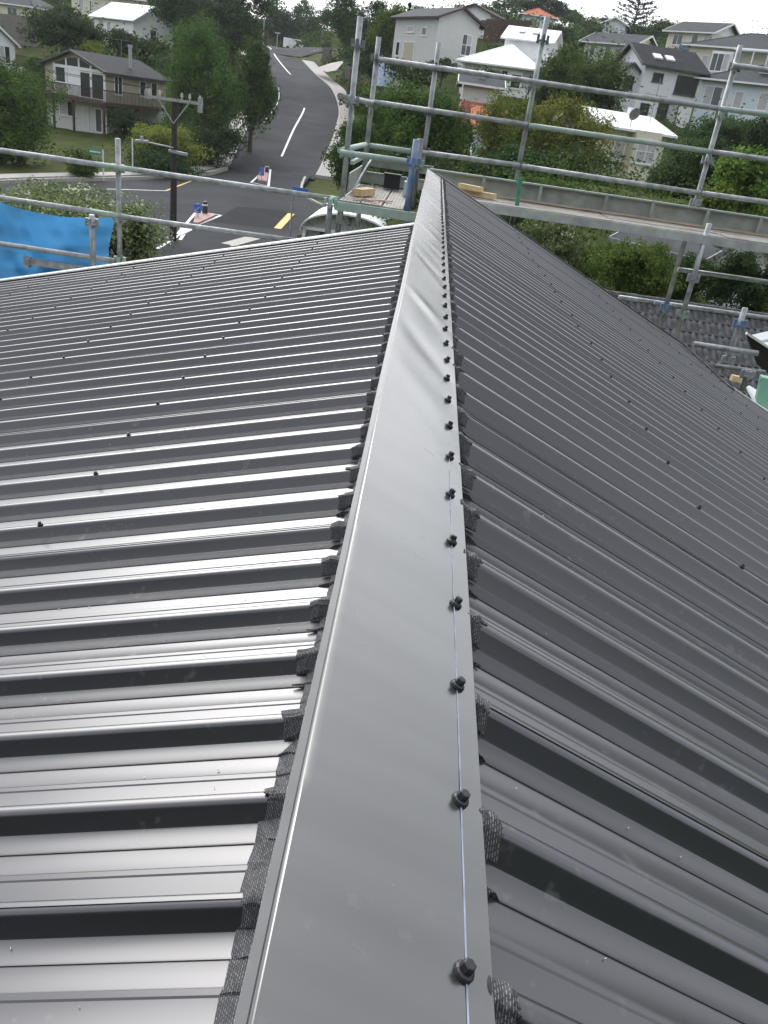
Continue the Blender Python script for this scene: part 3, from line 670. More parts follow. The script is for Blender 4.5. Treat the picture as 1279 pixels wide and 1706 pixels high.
# --- left: brown-decked house below the trees
h = House('house', 'two-storey beige house with dark timber balcony and glazed low gable, at left', (80, 206, 84), (178, 207, 80), 7.2, 3)
W = h.w; fl = 2.75; hh = fl + 2.45
h.walls(fl, M['wallgrey'], y0=.0); h.walls(hh, M['wallbeige'], z0=fl + .002, boards=.28)
h.gable_y(hh, R(17), M['roofdark'], .5, trim=M['dark'], wall=M['wallbeige'])
xm = W / 2; rise = math.tan(R(17)) * W / 2
mb = MB()                                   # white mullions and the clerestory glass of the gable
for u in (.16, .37, .58, .77, .985): x = W * u; zt_ = hh + rise * (1 - abs(x - xm) / xm) - .28; mb.box((x - .1, -.08, fl), (x + .1, -.005, zt_))
mb.box((W * .16, -.085, hh - .2), (W * .99, -.01, hh + .05)); h.part(mb, 'gable_frame', M['white'])
for a, b in ((.17, .36), (.38, .57), (.59, .76), (.78, .975)):
    z = lambda u: hh + rise * (1 - abs(W * u - xm) / xm) - .3
    h.part(MB().prism([(W * a, -.03, hh + .06), (W * b, -.03, hh + .06), (W * b, -.03, z(b)), (W * a, -.03, z(a))], (0, .02, 0)), 'clerestory_pane', M['glass'])
h.part(MB().box((W * .385, -.04, fl + .1), (W * .565, -.012, hh - .1)), 'white_panel', M['white'])
h.win('F', W * .18, fl + 1.0, W * .17, 1.35, cols=1); h.win('F', W * .59, fl + .08, W * .17, 2.1, cols=1, sill=False, name='sliding_door'); h.win('F', W * .775, fl + .08, W * .2, 2.1, cols=1, sill=False, name='sliding_door')
h.win('R', .9, fl + .7, .95, 1.5, cols=2); h.win('R', 3.9, fl + .8, .8, 1.3); h.win('R', 5.3, fl + .8, .8, 1.3)
h.win('F', W * .22, 1.0, 2.3, 1.3, cols=2); h.door('F', W * .62, .1, .8, 2.0, M['wallgrey']); h.door('F', W * .82, .1, .9, 2.0, M['dark'])
dk = h.part(MB().box((-.9, -1.7, fl - .25), (W + 1.6, -.01, fl)).box((W + .01, -.01, fl - .25), (W + 1.6, 6.6, fl - .002)), 'balcony', M['brown'])
h.railing(-.9, W + 1.55, -1.66, fl, 1.0, M['brown'])
mb = MB(); mb.box((W + 1.5, -1.6, fl + .94), (W + 1.57, 6.6, fl + 1.02)); y = -1.5
while y < 6.6: mb.box((W + 1.515, y, fl), (W + 1.555, y + .04, fl + .95)); y += .16
o = h.part(mb, 'railing', M['brown']); o['kind'] = 'stuff'
for x, y in ((-.7, -1.5), (W * .35, -1.5), (W * .68, -1.5), (W + 1.4, -1.5), (W + 1.4, 2.4), (W + 1.4, 6.2)): h.part(MB().box((x - .08, y - .08, -3), (x + .08, y + .08, fl - .25)), 'post', M['brown'])
h.part(MB().tube((W * .82, 4.2, hh), (W * .82, 4.2, hh + 2.3), .16, 10).tube((W * .82, 4.2, hh + 2.3), (W * .82, 4.2, hh + 2.5), .22, 10), 'chimney_flue', M['galv'])
h.part(MB().tube((W * .5, 5.5, hh + .5), (W * .5, 5.5, hh + 2.9), .03, 6).bar((W * .5 - 1.2, 5.5, hh + 2.85), (W * .5 + 1.2, 5.5, hh + 2.85), .03, .03), 'aerial', M['galv_d'])
# --- left edge white gable
h = House('house', 'white gabled house cut off by the left picture edge', (-45, 112, 88), (27, 114, 92), 8, 3)
h.walls(2.6, M['wallwhite']); h.gable_y(2.6, R(35), M['roofgrey'], .4, trim=M['white'], wall=M['wallwhite'])
h.win('F', h.w * .62, .7, 1.2, 1.6, cols=2); h.railing(h.w, h.w + 3.2, 0, .6, 1.0, M['dark']); h.part(MB().box((h.w + .02, -.2, -1), (h.w + 3.3, 2, .6)), 'terrace', M['wallwhite'])
# --- pale-blue roofed house and the plum-roofed one above it
h = House('house', 'white two-storey house with pale blue roof, upper left', (158, 70, 122), (222, 66, 119), 7.5, 4)
h.walls(3.1, M['wallwhite']); h.gable_x(3.1, R(27), M['roofblue'], .5, trim=M['white'], wall=M['wallwhite'])
h.win('F', .8, 1.2, .9, 1.5, glass=M['curtain']); h.win('F', 2.3, 1.6, .7, .9); h.win('F', 3.4, .8, 2.0, 1.2, cols=2); h.win('R', 3, .4, 1.2, 2.0); h.part(MB().box((h.w + .01, 0, -.5), (h.w + 2.2, 4, .1)), 'terrace', M['wallwhite'])
h = House('house', 'long cream house with plum coloured roof and many windows, top left', (120, 28, 146), (276, 34, 140), 8, 5)
h.walls(3.4, M['wallcream']); h.gable_x(3.4, R(22), M['roofbrown'], .6, trim=M['white'])
for i, u in enumerate((.08, .2, .36, .42, .5, .57, .64, .74, .86)): h.win('F', h.w * u, 1.0, .75 if i % 2 else 1.0, 1.5, cols=1 + i % 2, glass=M['glass'] if i % 3 else M['curtain'])
h = House('house', 'pale house with grey roof in the top left corner', (-40, 22, 128), (56, 14, 126), 8, 3)
h.walls(1.6, M['wallcream']); h.hip(1.6, R(22), M['roofgrey'], .6, trim=M['white']); h.win('F', h.w * .55, .3, 1.6, 1.0, cols=2)
# --- centre: grey gable house, small house behind
h = House('house', 'grey weatherboard house with tall gable beside the dark trees', (721, 107, 97), (788, 111, 100), 8.5, 3)
h.walls(4.4, M['wallgrey'], boards=.3); h.gable_y(4.4, R(22), M['roofgrey'], .55, trim=M['roofbrown'], wall=M['wallgrey'])
h.win('F', h.w * .62, 1.3, 1.3, 2.0, cols=2, rows=2); h.win('L', 2.0, 2.6, .9, .8); h.win('L', 4.5, 2.9, 1.4, .6, glass=M['curtain']); h.door('L', 4, .1, 2.2, 1.9, M['wallbeige']); h.win('L', 7, .6, .8, 1.4)
h = House('house', 'small white house with brown gable roof behind the grey one', (757, 58, 128), (812, 60, 126), 7, 4)
h.walls(2.8, M['wallpale']); h.gable_y(2.8, R(20), M['roofbrown'], .5, trim=M['roofbrown'], wall=M['wallpale']); h.win('F', h.w * .3, .9, 1.7, 1.4, cols=2, glass=M['bluepl']); h.win('F', h.w * .72, .9, .9, 1.2)
# --- bright white roof house: low hipped wing and a raised gable
h = House('house', 'house with dazzling white stepped roof in mid picture', (765, 148, 86), (886, 158, 84), 9, 3)
h.walls(2.3, M['wallwhite']); h.hip(2.3, R(27), M['roofwhite'], .6, trim=M['white'])
h.walls(5.0, M['wallwhite'], h.w * .36, h.w * 1.0, 4.5, 9, 1.2); h.gable_x(5.0, R(26), M['roofwhite'], .35, h.w * .36, h.w * 1.0, 4.5, 9, trim=M['white'], wall=M['wallwhite'])
h.win('L', 5.5, 3.9, .6, .8, x=h.w * .36); h.win('F', h.w * .02, .9, 1.6, 1.3, cols=2); h.win('F', h.w * .45, .2, 1.3, 1.8, cols=2); h.win('F', h.w * .68, .6, 1.0, 1.2); h.win('F', h.w * .82, .9, 1.3, 1.2, glass=M['curtain'])
for u, v in ((.55, .8), (.74, .4)): h.part(MB().obox((h.w * u, 4.5 + 1.2, 5.0 + .75), (.28, 0, 0), (0, .3, .14), (0, -.03, .06)), 'skylight', M['galv'])
# --- grey garage and the faded red wall below it, small red-roofed shed
h = House('garage', 'low grey garage with roof vents and faded red lower wall', (764, 196, 63), (822, 200, 63), 6, 3, cat='garage')
h.walls(1.1, M['redwall'], x1=h.w * .62, z0=-1.4); h.walls(2.2, M['wallgrey'], z0=1.1, boards=.25); h.gable_x(2.2, R(16), M['roofgrey'], .4, trim=M['white'], wall=M['wallgrey'])
for u in (.42, .52): h.part(MB().tube((h.w * u, 1.2, 2.3), (h.w * u, 1.2, 3.0), .14, 8).tube((h.w * u, 1.2, 3.0), (h.w * u, 1.2, 3.15), .22, 8, .05), 'roof_vent', M['galv'])
h = House('shed', 'small shed with faded red roof half hidden among bushes', (786, 250, 55), (826, 254, 55), 4, 2, cat='shed')
h.walls(1.5, M['wallblue']); h.gable_x(1.5, R(24), M['rooforange'], .35, trim=M['redwall'])
# --- skyline houses
h = House('house', 'orange tile-roofed house on the skyline left of the round tree', (866, 52, 165), (918, 56, 165), 9, 5)
h.walls(2.6, M['wallblue']); h.hip(2.6, R(24), M['rooforange'], .6, trim=M['white']); h.win('F', 1.2, .9, 1.5, 1.2, cols=2); h.win('F', 4, .9, 1.5, 1.2, cols=2)
h = House('house', 'red tile-roofed house on the skyline beside the tall pine', (1000, 66, 165), (1036, 70, 164), 8, 5)
h.walls(2.6, M['wallblue']); h.gable_y(2.6, R(24), M['rooforange'], .6, trim=M['white'], wall=M['wallpale']); h.win('F', 1.2, .9, 1.5, 1.2, cols=2)
h = House('house', 'low dark-roofed bungalow with white trim below the tall pine', (968, 104, 128), (1046, 110, 124), 8, 4)
h.walls(2.6, M['wallgrey']); h.gable_x(2.6, R(20), M['roofgrey'], .7, trim=M['white'], wall=M['wallwhite']); h.win('F', .9, .9, 1.5, 1.2, cols=2); h.win('F', 3.1, .2, .9, 2); h.win('F', 5.0, .9, 1.5, 1.2, cols=2)
h = House('house', 'cream house with blue balcony panels near the skyline', (1098, 118, 122), (1168, 122, 118), 8, 4)
h.walls(4.6, M['wallcream']); h.gable_x(4.6, R(20), M['roofgrey'], .6, trim=M['white'], wall=M['wallwhite']); h.win('F', .8, 3.0, 1.4, 1.2, cols=2); h.win('F', 3.4, 3.0, .9, 1.3); h.win('F', 5.0, 3.0, 1.2, 1.2, cols=2, glass=M['curtain']); h.win('F', 2, .4, 1.8, 1.4, cols=2)
h.part(MB().box((h.w * .45, -1.3, 2.1), (h.w + .5, -.01, 2.3)), 'balcony', M['wallpale']); h.part(MB().box((h.w * .45, -1.34, 2.3), (h.w + .5, -1.28, 3.2)), 'balcony_panel', M['teal'])
h = House('house', 'pale gabled house at the right end of the skyline', (1238, 100, 150), (1282, 106, 148), 8, 4)
h.walls(2.4, M['wallcream']); h.gable_y(2.4, R(24), M['roofgrey'], .5, trim=M['white'], wall=M['wallcream']); h.win('F', h.w * .3, .8, 1.4, 1.2, cols=2)
# --- right hillside
h = House('house', 'white house with bay window and glazed pergola, upper right edge', (1130, 152, 102), (1290, 172, 96), 9, 4)
h.walls(4.6, M['wallcream'], boards=.3); h.hip(4.6, R(21), M['roofgrey'], .7, trim=M['white'])
h.walls(4.2, M['wallpale'], 2.9, 5.2, -.9, 0, -3); h.win('F', 3.0, 2.3, 1.9, 1.7, cols=3, y=-.9); h.win('F', .5, 2.4, .8, 1.4); h.win('F', 1.6, 2.4, .8, 1.4, glass=M['curtain'])
for k in range(4): h.part(MB().box((5.8 + k * 1.5, -1.6, 1.6), (5.92 + k * 1.5, -1.48, 4.3)), 'pergola_post', M['white'])
h.part(MB().box((5.3, -1.7, 4.3), (h.w, .5, 4.42)), 'pergola_roof', M['wallblue']); h.part(MB().box((5.8, -1.56, 1.6), (h.w, -1.52, 2.7)), 'balcony_panel', M['wallblue'])
h = House('house', 'two-storey pale grey house with two roof skylights, right hillside', (1052, 206, 83), (1146, 214, 84), 7.5, 4)
h.walls(2.35, M['wallwhite'], y0=.25); h.walls(4.9, M['wallpale'], z0=2.36); h.gable_x(4.9, R(24), M['roofdark'], .5, trim=M['dark'], wall=M['wallpale'])
h.win('F', .9, 3.6, 1.0, .7, M['dark']); h.win('F', 3.2, 2.9, 2.1, 1.5, M['dark'], cols=2); h.win('F', .5, .5, .9, 1.3, M['dark'], y=.25); h.win('F', 2.2, .1, 2.0, 2.0, M['dark'], cols=2, y=.25, sill=False, name='sliding_door')
k = math.tan(R(24))
for u in (1.4, 2.6): h.part(MB().obox((u, 1.2, 4.9 + 1.2 * k + .22), (.38, 0, 0), (0, .42, .42 * k), (0, -.06 * k, .06)), 'skylight', M['white'])
h.walls(4.1, M['wallpale'], -1.7, 0, .9, 6, -3); h.gable_y(4.1, R(38), M['roofdark'], .3, -1.7, 0, .9, 6, trim=M['dark'], wall=M['wallpale']); h.win('F', -1.3, 2.7, .9, 1.1, M['dark'], y=.9)
h = House('house', 'white house with broad grey hip roof at the right picture edge', (1150, 204, 84), (1300, 212, 80), 8, 4)
h.walls(3.6, M['wallblue']); h.hip(3.6, R(22), M['roofgrey'], .6, trim=M['white'])
h.win('F', .5, 1.5, 1.6, 1.6, cols=2); h.win('F', 3.2, 1.5, .8, 1.4, glass=M['curtain']); h.win('F', 5.3, 1.6, .9, 1.4); h.win('F', 7.0, 1.6, .9, 1.4); h.part(MB().obox((4.9, 1.6, 4.75), (.5, 0, 0), (0, .35, .14), (0, -.03, .06)), 'skylight', M['white'])
h = House('house', 'cream house with pale roof, white double window and satellite dish', (988, 292, 57), (1090, 306, 59), 5.5, 4)
h.walls(3.0, M['wallcream'], boards=.25); h.walls(3.0, M['wallcream'], h.w * .42, h.w * .82, -.7, -.01, -.1); h.gable_x(3.0, R(17), M['roofwhite'], .45, trim=M['white'], wall=M['wallcream'])
h.win('F', h.w * .46, 1.1, 1.55, 1.45, cols=2, rows=2, y=-.7, glass=M['curtain']); h.win('F', h.w * .2, 1.1, .9, 1.3)
h.part(MB().tube((h.w * .36, -.2, 3.05), (h.w * .36, -.2, 3.9), .025, 6).tube((h.w * .36, -.35, 3.85), (h.w * .36, -.22, 3.9), .38, 14, .1), 'satellite_dish', M['galv_d'])
h.part(MB().box((h.w * .66, 2.2, 3.4), (h.w * .72, 2.6, 4.3)), 'chimney', M['white'])
h.part(MB().tube((h.w * .9, 1.5, 3), (h.w * .9, 1.5, 6.2), .025, 6).bar((h.w * .9 - .9, 1.5, 5.2), (h.w * .9 + .9, 1.5, 5.2), .03, .03), 'aerial', M['galv_d'])
h = House('house', 'low grey roof glimpsed under the scaffold deck', (1040, 425, 27), (1162, 446, 25), 4.5, 3)
h.walls(.5, M['wallpale']); h.gable_x(.5, R(20), M['roofgrey'], .4, trim=M['galv_d'], wall=M['wallpale'])

# --- neighbour's tiled roof at the right
tp, tq = P(1030, 497, 14.2), P(1330, 540, 14.2); tp.z = tq.z = (tp.z + tq.z) / 2 - .02
NB = thing('tiled_roof', 'neighbouring roof of weathered grey wavy tiles at right', 'roof', (tp.x, tp.y, CZ - 7))
NL = Vector(NB.location); sl = R(25); TW, TL = .33, .34
tm = MB(); nwv = 13; prof_t = [(i / 12 * TW, .022 * abs(math.sin(math.pi * i / 12 * 3)) ** .8) for i in range(nwv)]
for zz, yy_ in ((0, 0), (.012, -TL * 1.08)):
    for x, z in prof_t: tm.v.append((x, yy_ * math.cos(sl), yy_ * math.sin(sl) + z + zz + .02))
for x, z in prof_t: tm.v.append((x, -TL * 1.08 * math.cos(sl), -TL * 1.08 * math.sin(sl) + z - .004))
for r in (0, 1):
    for i in range(nwv - 1): tm.f.append([r * nwv + i, (r + 1) * nwv + i, (r + 1) * nwv + i + 1, r * nwv + i + 1]); tm.m.append(0)
tmesh = tm.mesh('tile', M['tile'])
for r in range(10):
    for c in range(20):
        o = bpy.data.objects.new('tile', tmesh); COL.objects.link(o); o.parent = NB
        o.location = Vector((tp.x - 1.6 + c * TW + (r % 2) * TW * .5, tp.y - r * TL * math.cos(sl), tp.z - r * TL * math.sin(sl))) - NL + Vector((0, 0, random.uniform(-.003, .004))); o.rotation_euler = (random.uniform(-.01, .01), random.uniform(-.01, .01), 0)
a = Vector((tp.x - 1.7, tp.y, tp.z)); L10 = 10 * TL
mb = MB(); mb.prism([(a.x, a.y + 3.4, a.z - 1.6), (a.x, a.y + .04, a.z - .01), (a.x, a.y - L10 * math.cos(sl), a.z - L10 * math.sin(sl) - .02), (a.x, a.y - L10 * math.cos(sl) + .5, CZ - 7.2), (a.x, a.y + 3, CZ - 7.2)], (7, 0, 0)); shift(mb, NL).build('wall', M['roofgrey'], NB)
for c in range(14): mb = MB(); mb.tube((a.x + c * .5, a.y + .02, a.z + .03), (a.x + c * .5 + .5, a.y + .02, a.z + .03), .09, 10, .1); shift(mb, NL).build('ridge_tile', M['tile'], NB)
# dark framed skylight box and mint sheet at the right edge
c = P(1270, 580, 9.2)
mb = MB(); mb.prism([P(1243, 556, 9.2), P(1262, 608, 9.2), P(1330, 668, 9.2), P(1330, 612, 9.2)], (.0, .04, 0)); mb.bar(P(1243, 555, 9.18), P(1330, 611, 9.18), .03, .025, mi=1)
mb.prism([P(1252, 558, 9.3), P(1267, 567, 9.3), P(1330, 556, 9.9), P(1330, 540, 10.1)], (0, 0, -.03), 1); mb.prism([P(1270, 571, 9.25), P(1284, 579, 9.25), P(1330, 570, 9.7), P(1330, 562, 9.8)], (0, 0, -.03), 1)
loose('skylight_box', 'dark framed box with pale lids above the tiles at right edge', 'skylight', mb, [M['black'], M['white']])
mb = MB(); pts = [P(1269, 629, 6.6), P(1310, 637, 6.6), P(1310, 735, 6.6), P(1260, 668, 6.6)]; mb.prism(pts, (.02, .1, .0)); mb.tube(P(1266, 630, 6.62), P(1300, 640, 6.62), .02, 8)
loose('plastic_bin', 'mint green plastic bin cut off by the right picture edge', 'bin', mb, M['mint'])
mb = MB()
for k in range(7): p = P(1247 + k * 5, 646 + k * 3, 6.9); mb.tube(p, p + Vector((.0, -.5, -.12)), .022, 8)
loose('plastic_roofing', 'small sheet of pale corrugated plastic below the mint bin', 'sheet', mb, M['roofwhite'])
mb = MB(); mb.bar(P(1218, 629, 7.2), P(1236, 633, 7.2), .06, .05); loose('timber_offcut', 'orange timber offcut beyond the right roof edge', 'timber', mb, M['timber'])
#END_HOUSES

# ------------------------------------------------------------------ terrain, road, kerbs
def vcat(pts, n=8):                         # Catmull-Rom through points
    out = []; p = [pts[0] * 2 - pts[1]] + pts + [pts[-1] * 2 - pts[-2]]
    for i in range(1, len(p) - 2):
        for k in range(n):
            t = k / n; a, b, c, d = p[i - 1], p[i], p[i + 1], p[i + 2]
            out.append(.5 * ((2 * b) + (c - a) * t + (2 * a - 5 * b + 4 * c - d) * t * t + (3 * b - a - 3 * c + d) * t ** 3))
    return out + [pts[-1]]
JA, JB = -6.07 - 76 * .027, .027            # junction plane z = JA + JB*y
ZD = .06
def J(px, py): return PP(px, py, JA, 0, JB)
cl_pts = [P(455, 285, 76), P(485, 220, 94), P(506, 176, 115), P(499, 141, 128), P(479, 120, 138), P(461, 98, 152), P(447, 79, 170)]
cl_pts.append(cl_pts[-1] + Vector((-6, 14, .6))); cl_pts.append(cl_pts[-1] + Vector((-8, 25, -2)))
start = cl_pts[0]; cl_pts = [start + Vector((1.6, -22, -.55)), start + Vector((.9, -11, -.3))] + cl_pts
CLN = vcat(cl_pts, 8); HW = 4.5
def normals(line):
    out = []
    for i in range(len(line)):
        d = line[min(i + 1, len(line) - 1)] - line[max(i - 1, 0)]; d.z = 0; d.normalize(); out.append(Vector((d.y, -d.x, 0)))
    return out
NRM = normals(CLN)
NRM = [v * (.83 + .17 * min(1, max(0, (i - 16) / 8))) for i, v in enumerate(NRM)]      # narrower throat at the junction
def ribbon(line, nrm, o0, o1, z0, z1, i0=0, i1=None):
    mb = MB(); i1 = len(line) if i1 is None else i1; vs = []
    for i in range(i0, i1): vs += [line[i] + nrm[i] * o0 + Vector((0, 0, z0)), line[i] + nrm[i] * o1 + Vector((0, 0, z1))]
    mb.add(vs, [(2 * k, 2 * k + 1, 2 * k + 3, 2 * k + 2) for k in range(i1 - i0 - 1)]); return mb
def slab(line, nrm, o0, o1, z0, z1, i0=0, i1=None):        # ribbon with thickness
    mb = MB(); i1 = len(line) if i1 is None else i1; vs = []
    for i in range(i0, i1):
        for o, z in ((o0, z0), (o0, z1), (o1, z1), (o1, z0)): vs.append(line[i] + nrm[i] * o + Vector((0, 0, z)))
    n = i1 - i0; fs = [(4 * k + a, 4 * k + (a + 1) % 4, 4 * k + 4 + (a + 1) % 4, 4 * k + 4 + a) for k in range(n - 1) for a in range(4)] + [(0, 1, 2, 3), (4 * n - 1, 4 * n - 2, 4 * n - 3, 4 * n - 4)]
    mb.add(vs, fs); return mb
struct(ribbon(CLN, NRM, -HW, HW, ZD, ZD, 15).build('road', M['asphalt']))
i_j = 14                                    # index where the hill road leaves the junction
# side road that turns right at the crest
c0 = CLN[-18]; side = vcat([P(470, 92, 158), P(500, 86, 166), P(540, 82, 172), P(600, 84, 178)], 6); sn_ = normals(side)
struct(ribbon(side, sn_, -4.2, 3.2, ZD + .004, ZD + .004).build('road', M['asphalt']))
# the crossing street
jpoly = [(-260, 322), (60, 306), (190, 303), (300, 298), (370, 292), (410, 270), (455, 262), (528, 282), (510, 304), (500, 318), (512, 334), (560, 352), (720, 376), (900, 450), (700, 470), (560, 430), (430, 470), (200, 520), (-260, 520)]
mb = MB(); jv = [J(*p) + Vector((0, 0, ZD + .008)) for p in jpoly]; mb.add(jv, [tuple(range(len(jv) - 1, -1, -1))])
o = mb.build('road', M['asphalt']); struct(o)
mb = MB(); mb.add([J(*p) + Vector((0, 0, ZD + .012)) for p in ((395, 346), (470, 352), (492, 362), (470, 385), (352, 372))], [(4, 3, 2, 1, 0)]); struct(mb.build('road_patch', M['asphalt2']))
def kerbline(pxs, wd, hgt, m, name, dz=ZD + .008, side=1):
    line = vcat([J(*p) for p in pxs], 5); struct(slab(line, normals(line), 0, wd * side, -.1, dz + hgt).build(name, m))
kerbline([(-200, 318), (60, 304), (190, 301), (300, 296), (352, 290), (380, 282)], .18, .13, M['concrete'], 'kerb', side=-1)
kerbline([(-200, 313), (60, 300), (190, 297), (300, 292), (345, 286), (372, 276)], 1.4, .11, M['footpath'], 'footpath', side=-1)
kerbline([(506, 298), (500, 314), (503, 326), (520, 338), (548, 349), (620, 362)], .18, .13, M['concrete'], 'kerb', side=-1)
# hill road kerbs and paths
struct(slab(CLN, NRM, HW, HW + .18, -.1, ZD + .13, i_j + 2, len(CLN) - 18).build('kerb', M['concrete']))
struct(slab(CLN, NRM, HW + .19, HW + 2.0, -.1, ZD + .12, i_j + 2, len(CLN) - 18).build('footpath', M['footpath']))
struct(slab(CLN, NRM, -HW - .18, -HW, -.1, ZD + .13, i_j + 2).build('kerb', M['concrete']))
struct(slab(CLN, NRM, -HW - 1.9, -HW - .19, -.1, ZD + .12, i_j + 2).build('footpath', M['footpath']))
sk = vcat([P(491, 99, 156), P(490, 95, 160), P(500, 90, 164), P(537, 84, 170), P(560, 84, 174)], 5); struct(slab(sk, normals(sk), 0, .2, -.2, .14).build('kerb', M['concrete']))
mb = MB(); mb.add([P(*p) for p in ((524, 116, 140), (544, 122, 136), (560, 119, 134), (574, 103, 138), (552, 107, 142))], [(4, 3, 2, 1, 0)]); o = mb.build('driveway', M['concrete']); o.location.z += .15; struct(o)
# painted lines
def paint(line, nrm, i0, i1, off, wd, m=None, dz=.005):
    struct(ribbon(line, nrm, off - wd / 2, off + wd / 2, ZD + dz, ZD + dz, i0, i1).build('road_line', m or M['line']))
def jline(a, b, wd, m=None, dz=.014):
    p, q = J(*a), J(*b); d = q - p; d.z = 0; d.normalize(); n = Vector((d.y, -d.x, 0)) * wd / 2; u = Vector((0, 0, ZD + dz))
    struct(MB().add([p - n + u, p + n + u, q + n + u, q - n + u], [(0, 1, 2, 3)]).build('road_line', m or M['line']))
def idx(py):                                # index of the centre line point nearest to a photograph row
    best = min(range(len(CLN)), key=lambda i: abs(853 + F * (CAM[1] @ (np.array(CLN[i]) - np.array([0, 0, CZ]))) / (CAM[2] @ (np.array(CLN[i]) - np.array([0, 0, CZ]))) - py)); return best
paint(CLN, NRM, idx(262), idx(178), .15, .2); paint(CLN, NRM, idx(125), len(CLN) - 10, 0, .2)
paint(CLN, NRM, idx(215), idx(150), -3.3, .1)
for a, b, wd in (((452, 268), (447, 312), .18), ((455, 272), (418, 306), .16), ((447, 312), (420, 306), .14)): jline(a, b, wd)
for a, b in (((178, 317), (276, 320)), ((262, 417), (306, 390)), ((296, 392), (328, 354)), ((328, 354), (368, 361)), ((368, 361), (312, 384)), ((312, 384), (300, 402)), ((385, 412), (440, 392))): jline(a, b, .16)
jline((276, 320), (322, 302), .14, M['yellow']); jline((462, 383), (485, 358), .42, M['yellow']); jline((380, 410), (430, 396), .8, M['concrete'])
mb = MB(); isl = [(326, 358), (350, 361), (358, 364), (330, 377), (322, 376)]; mb.prism([J(*p) + Vector((0, 0, ZD)) for p in reversed(isl)], (0, 0, .13)); struct(mb.build('traffic_island', M['pink']))
mb = MB(); isl = [(300, 383), (306, 379), (330, 378), (318, 388), (296, 398)]; mb.prism([J(*p) + Vector((0, 0, ZD)) for p in reversed(isl)], (0, 0, .06)); struct(mb.build('traffic_island', M['line']))
mb = MB(); isl = [(428, 297), (441, 282), (448, 284), (444, 306), (430, 304)]; mb.prism([J(*p) + Vector((0, 0, ZD)) for p in reversed(isl)], (0, 0, .13)); struct(mb.build('traffic_island', M['pink']))

# control points of the ground
for i in range(0, len(CLN), 3):
    for o_, dz in ((0, -.12), (-6, .0), (6, .0), (-9, .1), (9, .3)): q = CLN[i] + NRM[i] * o_; CTRL.append((q.x, q.y, q.z + dz))
for p in ((-260, 330), (60, 325), (190, 320), (300, 320), (370, 320), (455, 320), (540, 370), (300, 400), (100, 420), (420, 400), (-260, 480), (640, 420)): q = J(*p); CTRL.append((q.x, q.y, q.z - .12))
for a in ((130, 240, 72), (210, 255, 70), (60, 255, 68), (30, 60, 108), (10, 190, 80), (240, 110, 108), (300, 100, 112), (260, 200, 84), (340, 120, 100), (-120, 90, 110), (-150, 180, 85),
          (640, 150, 92), (600, 120, 110), (660, 60, 140), (560, 55, 190), (430, 30, 215), (700, 45, 165), (840, 50, 190), (950, 70, 170), (1080, 75, 190), (1180, 85, 200), (1270, 90, 190), (1400, 110, 190),
          (930, 150, 95), (1000, 180, 85), (930, 300, 52), (1120, 330, 45), (1250, 330, 45), (1400, 330, 60), (1400, 200, 85), (830, 290, 45), (720, 330, 38)): ctrl(*a)
for x in (-60, -30, -12, 0, 12, 30, 60):
    for y in (-8, 0, 12): CTRL.append((x, y, CZ - 7.3 - .02 * y))
    CTRL += [(x, -22, CZ - 1), (x, -34, CZ + 17), (x, -60, CZ + 32)]  # unseen hill behind the camera, raised so the roof ribs reflect something dark
for x, y, z in ((8, 26, -7.2), (20, 26, -7.6), (0, 26, -7.4), (40, 30, -4), (62, 42, 4), (70, 8, 5), (-160, 100, -3), (-160, 30, -7.5), (160, 60, 4), (160, 140, 14), (-160, 220, 14), (0, 300, 14), (160, 300, 17), (-200, 400, 14), (200, 420, 15), (0, 420, 12), (-90, 200, 14), (-60, 160, 11)): CTRL.append((x, y, CZ + z))
C = np.array(CTRL); n = len(C); D = np.linalg.norm(C[:, None, :2] - C[None, :, :2], axis=2)
A = np.zeros((n + 3, n + 3)); A[:n, :n] = -D - np.eye(n) * 0.35; A[:n, n] = 1; A[:n, n + 1:] = C[:, :2]; A[n, :n] = 1; A[n + 1:, :n] = C[:, :2].T
sol = np.linalg.solve(A, np.concatenate([C[:, 2], [0, 0, 0]]))
RD = np.array([(p.x, p.y, p.z) for p in CLN] + [(p.x, p.y, p.z) for p in side])
JP = np.array([(p.x, p.y) for p in jv])
def inpoly(x, y, poly):
    r = np.zeros(x.shape, bool); j = len(poly) - 1
    for i in range(len(poly)):
        xi, yi = poly[i]; xj, yj = poly[j]; c = ((yi > y) != (yj > y)) & (x < (xj - xi) * (y - yi) / (yj - yi + 1e-9) + xi); r ^= c; j = i
    return r
def ground_z(x, y):
    x = np.atleast_1d(np.asarray(x, float)); y = np.atleast_1d(np.asarray(y, float)); q = np.stack([x, y], 1); z = np.empty(len(q))
    for s in range(0, len(q), 4000):
        b = q[s:s + 4000]; z[s:s + 4000] = -np.linalg.norm(b[:, None] - C[None, :, :2], axis=2) @ sol[:n] + sol[n] + b @ sol[n + 1:]
        d = np.linalg.norm(b[:, None] - RD[None, :, :2], axis=2); k = d.argmin(1); dm = d[np.arange(len(b)), k]; t = np.clip((dm - 6.2) / 6, 0, 1); t = t * t * (3 - 2 * t)
        z[s:s + 4000] = z[s:s + 4000] * t + (RD[k, 2] - .12) * (1 - t)
    ins = inpoly(x, y, JP); z[ins] = np.minimum(z[ins], CZ + JA + JB * y[ins] - .1)
    return z
def gz(x, y): return float(ground_z([x], [y])[0])
gx = np.concatenate([np.linspace(-900, -130, 14), np.arange(-125, 125, 2.6), np.linspace(130, 900, 14)])
gy = np.concatenate([np.linspace(-300, -20, 8), np.arange(-15, 230, 2.6), np.linspace(235, 1500, 24)])
GX, GY = np.meshgrid(gx, gy); zz = ground_z(np.clip(GX.ravel(), -220, 220), np.clip(GY.ravel(), -40, 430))
